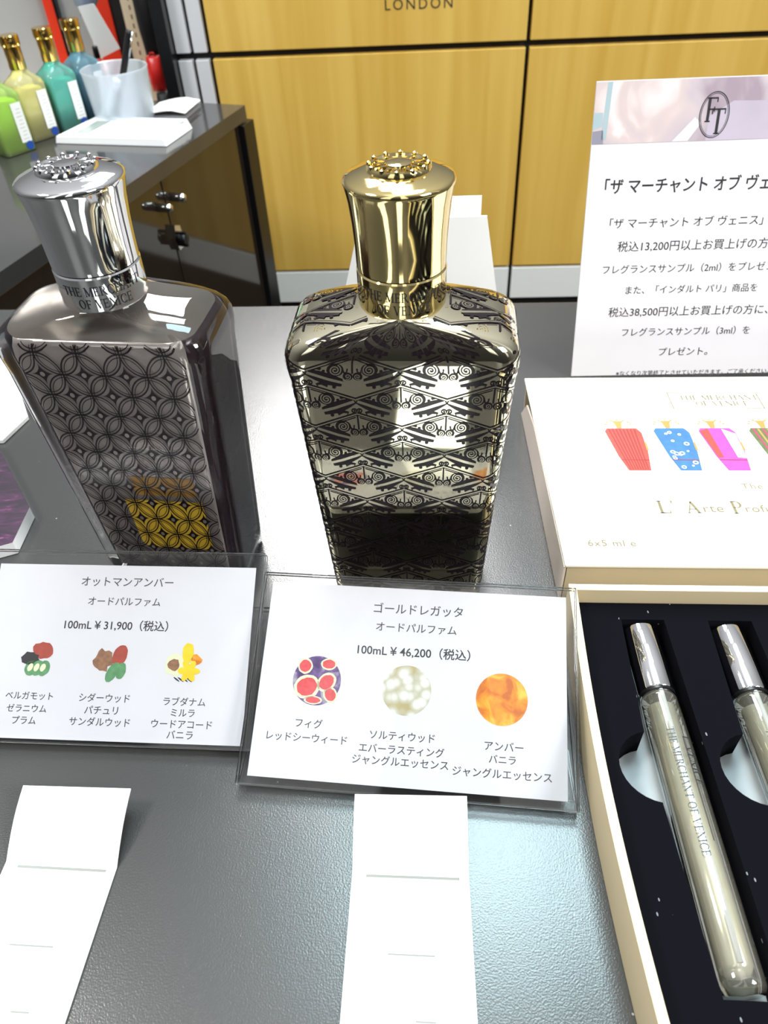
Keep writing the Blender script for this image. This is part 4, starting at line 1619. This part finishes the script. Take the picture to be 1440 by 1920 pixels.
# note pad
npd = thing('note_pad', 'white note pad stack with curled corner behind the calculator', 'note pad', (-.2560, .9700, ZC), (0, 0, rad(-12)))
b = MB()
b.box(.0, .052, .0, .050, .0003, .0040)
b.build('page_block', 'greyplastic', npd)
b = MB()
rings = []
for k in range(11):
    t = k / 10
    lift = .0045 + .0055 * math.sin(min(1, t * 1.2) * PI * .6) - (.0 if t < .7 else (t - .7) * .008)
    rings.append([Vector((.053 * t, y, lift + dz)) for y, dz in ((-.001, 0), (.051, 0), (.051, .0008), (-.001, .0008))])
b.loft(rings, True, True, 0, False)
b.build('cover', 'paper', npd)

# ================================================================== DISPLAY BEYOND THE CABINET
YB = 1.36
MT['shelf_grey'] = pmat('warm_grey_panel', (0.40, 0.39, 0.38), 0.55, var=0.04)
MT['cream_paint'] = pmat('cream_paint', (0.80, 0.76, 0.66), 0.5)
ds = thing('display_shelf', 'grey display shelving with red and cream uprights beyond the cologne bottles', 'shelf', (-.45, YB + .03, -.95))
b = MB()
b.box(-.60, .185, .06, .08, 0, 1.25)
b.build('back_panel', 'shelf_grey', ds)
b = MB()
b.box(-.60, .185, -.07, .0598, .78, .80)
b.box(-.60, .185, -.06, .0598, 0, .78)
b.build('shelf_board', 'cream_paint', ds)
for x0, x1, m in ((-.044, -.029, 'red'), (-.029, -.0245, 'black'), (.0185, .0275, 'cream_paint')):  # the black strip stands in for the shadow gap beside the red post
    b = MB()
    b.box(x0, x1, .045, .0598, .80, 1.25)
    b.build('upright', m, ds)
b = MB()
b.box(.0285, .060, .04, .0598, .80, 1.25)
b.build('divider_panel', 'red', ds)
b = MB()
b.box(.060, .0895, .045, .0598, .80, 1.25)
b.build('dark_panel', 'black_matt', ds)
b = MB()
b.box(.122, .180, .03, .0598, .80, 1.25)
b.build('printed_panel', ramp_mat('cream_floral_print', [(.3, (.75, .55, .50)), (.5, (.80, .72, .60)), (.7, (.45, .38, .30))], 60, .6), ds)
# beige slotted wall standard
ur = thing('slotted_upright', 'beige slotted metal shelf upright between the white tag and black pouch', 'shelf upright', (-.3435, YB + .012, -.1498))
b = MB()
b.box(-.0125, .0135, .0, .0055 + .008, 0, .45, .0008)
for k in range(24):
    b.box(-.0012, .0012, -.0003, .0001, .060 + k * .0120, .066 + k * .0120, 0, 1)
b.build('rail', ['beige', 'umber'], ur)
# white hang tag on a blue and clear wrapper
hp = thing('wrapped_pouch', 'clear wrapped pouch with blue print hanging above the white tag', 'pouch', (-.402, YB - .004, .020))
b = MB()
b.loft([[Vector((x, y, z)) for x, y in ((-w0, -d0), (w0, -d0), (w0, d0), (-w0, d0))] for z, w0, d0 in ((-.012, .006, .002), (0, .016, .006), (.02, .020, .008), (.05, .018, .002))])
b.build('wrapper', 'sky', hp)
b = MB()
for k in range(5):
    a_ = -.9 + k * .45 - PI / 2
    b.tube([(0, -.009, -.002), (.010 * math.cos(a_), -.010, -.002 + .012 * math.sin(a_)), (.015 * math.cos(a_ + .2), -.009, -.002 + .018 * math.sin(a_))], .0016, 8)
b.build('ribbon', 'blue', hp)
b = MB()
b.prism([(-.0070, .0190), (.0170, .0220), (.0395, -.0370), (.0060, -.0490)], -.001, .001, mat=Matrix.Rotation(PI / 2, 4, 'X'))
tg = b.build('hang_tag', 'paper')
tg.location = (-.4035, YB - .022, .0)
tag(tg, 'large blank white swing tag hanging before the red panel', 'tag')
# small nail polish style bottle on a red box
rb = MB()
rb.box(-.0115, .0125, -.010, .010, 0, .060, .0008)
ro = rb.build('red_box', 'red')
ro.location = (-.3945, YB - .040, -.1500 + .0002)
ro.scale = (1, 1, 1.55)
tag(ro, 'small red carton standing below the white swing tag', 'box')
nb = thing('small_bottle', 'tiny coral bottle with black cap standing on the red carton', 'bottle', (-.3965, YB - .040, -.0565))
b = MB()
b.lathe([(.0062, 0), (.0068, .001), (.0068, .009), (.0040, .012), (.0036, .0125)], 20)
b.build('glass_body', 'p_red', nb)
b = MB()
b.lathe([(.0044, .0125), (.0048, .013), (.0042, .027), (.0036, .028)], 20)
b.build('cap', 'black', nb)
# pouches hanging beside the upright


def pouch(name, label, x0, x1, z0, z1, y, mat, strap):
    t = thing(name, label, 'pouch', ((x0 + x1) / 2, y, z0))
    w_, h_ = (x1 - x0) / 2, z1 - z0
    b = MB()
    rings = []
    for k in range(13):
        q = k / 12
        bulge = .010 * math.sin(PI * min(1, max(0.03, q))) + .001
        ww = w_ * (.86 + .14 * math.sin(PI * q)) * (1 + .03 * math.sin(9 * q))
        rings.append([Vector((ww * math.cos(2 * PI * i / 24) * (1 + .05 * math.sin(5 * 2 * PI * i / 24 + 7 * q)), bulge * math.sin(2 * PI * i / 24), h_ * q)) for i in range(24)])
    b.loft(rings)
    b.build('pouch_body', mat, t)
    b = MB()
    b.tube([(-w_ * .4, 0, h_ * .98), (-w_ * .2, 0, h_ + strap), (w_ * .2, 0, h_ + strap), (w_ * .4, 0, h_ * .98)], .0015, 8)
    b.build('strap', mat, t)


MT['pouch_black'] = pmat('black_crumpled_fabric', (0.012, 0.012, 0.014), 0.5, bump=.6, bscale=120)
MT['pouch_red'] = pmat('red_glossy_packet', (0.80, 0.03, 0.025), 0.25, bump=.5, bscale=90)
pouch('fabric_pouch', 'crumpled black fabric pouch hanging right of the slotted upright', -.331, -.301, -.050, .060, YB - .012, 'pouch_black', .02)
pouch('glossy_packet', 'glossy red packet below the crumpled black pouch', -.331, -.307, -.1000, -.0505, YB - .016, 'pouch_red', .004)
pouch('fabric_pouch', 'dark grey pouch lying lowest beside the black post', -.326, -.304, -.1490, -.1010, YB - .020, 'pouch_black', .0005)
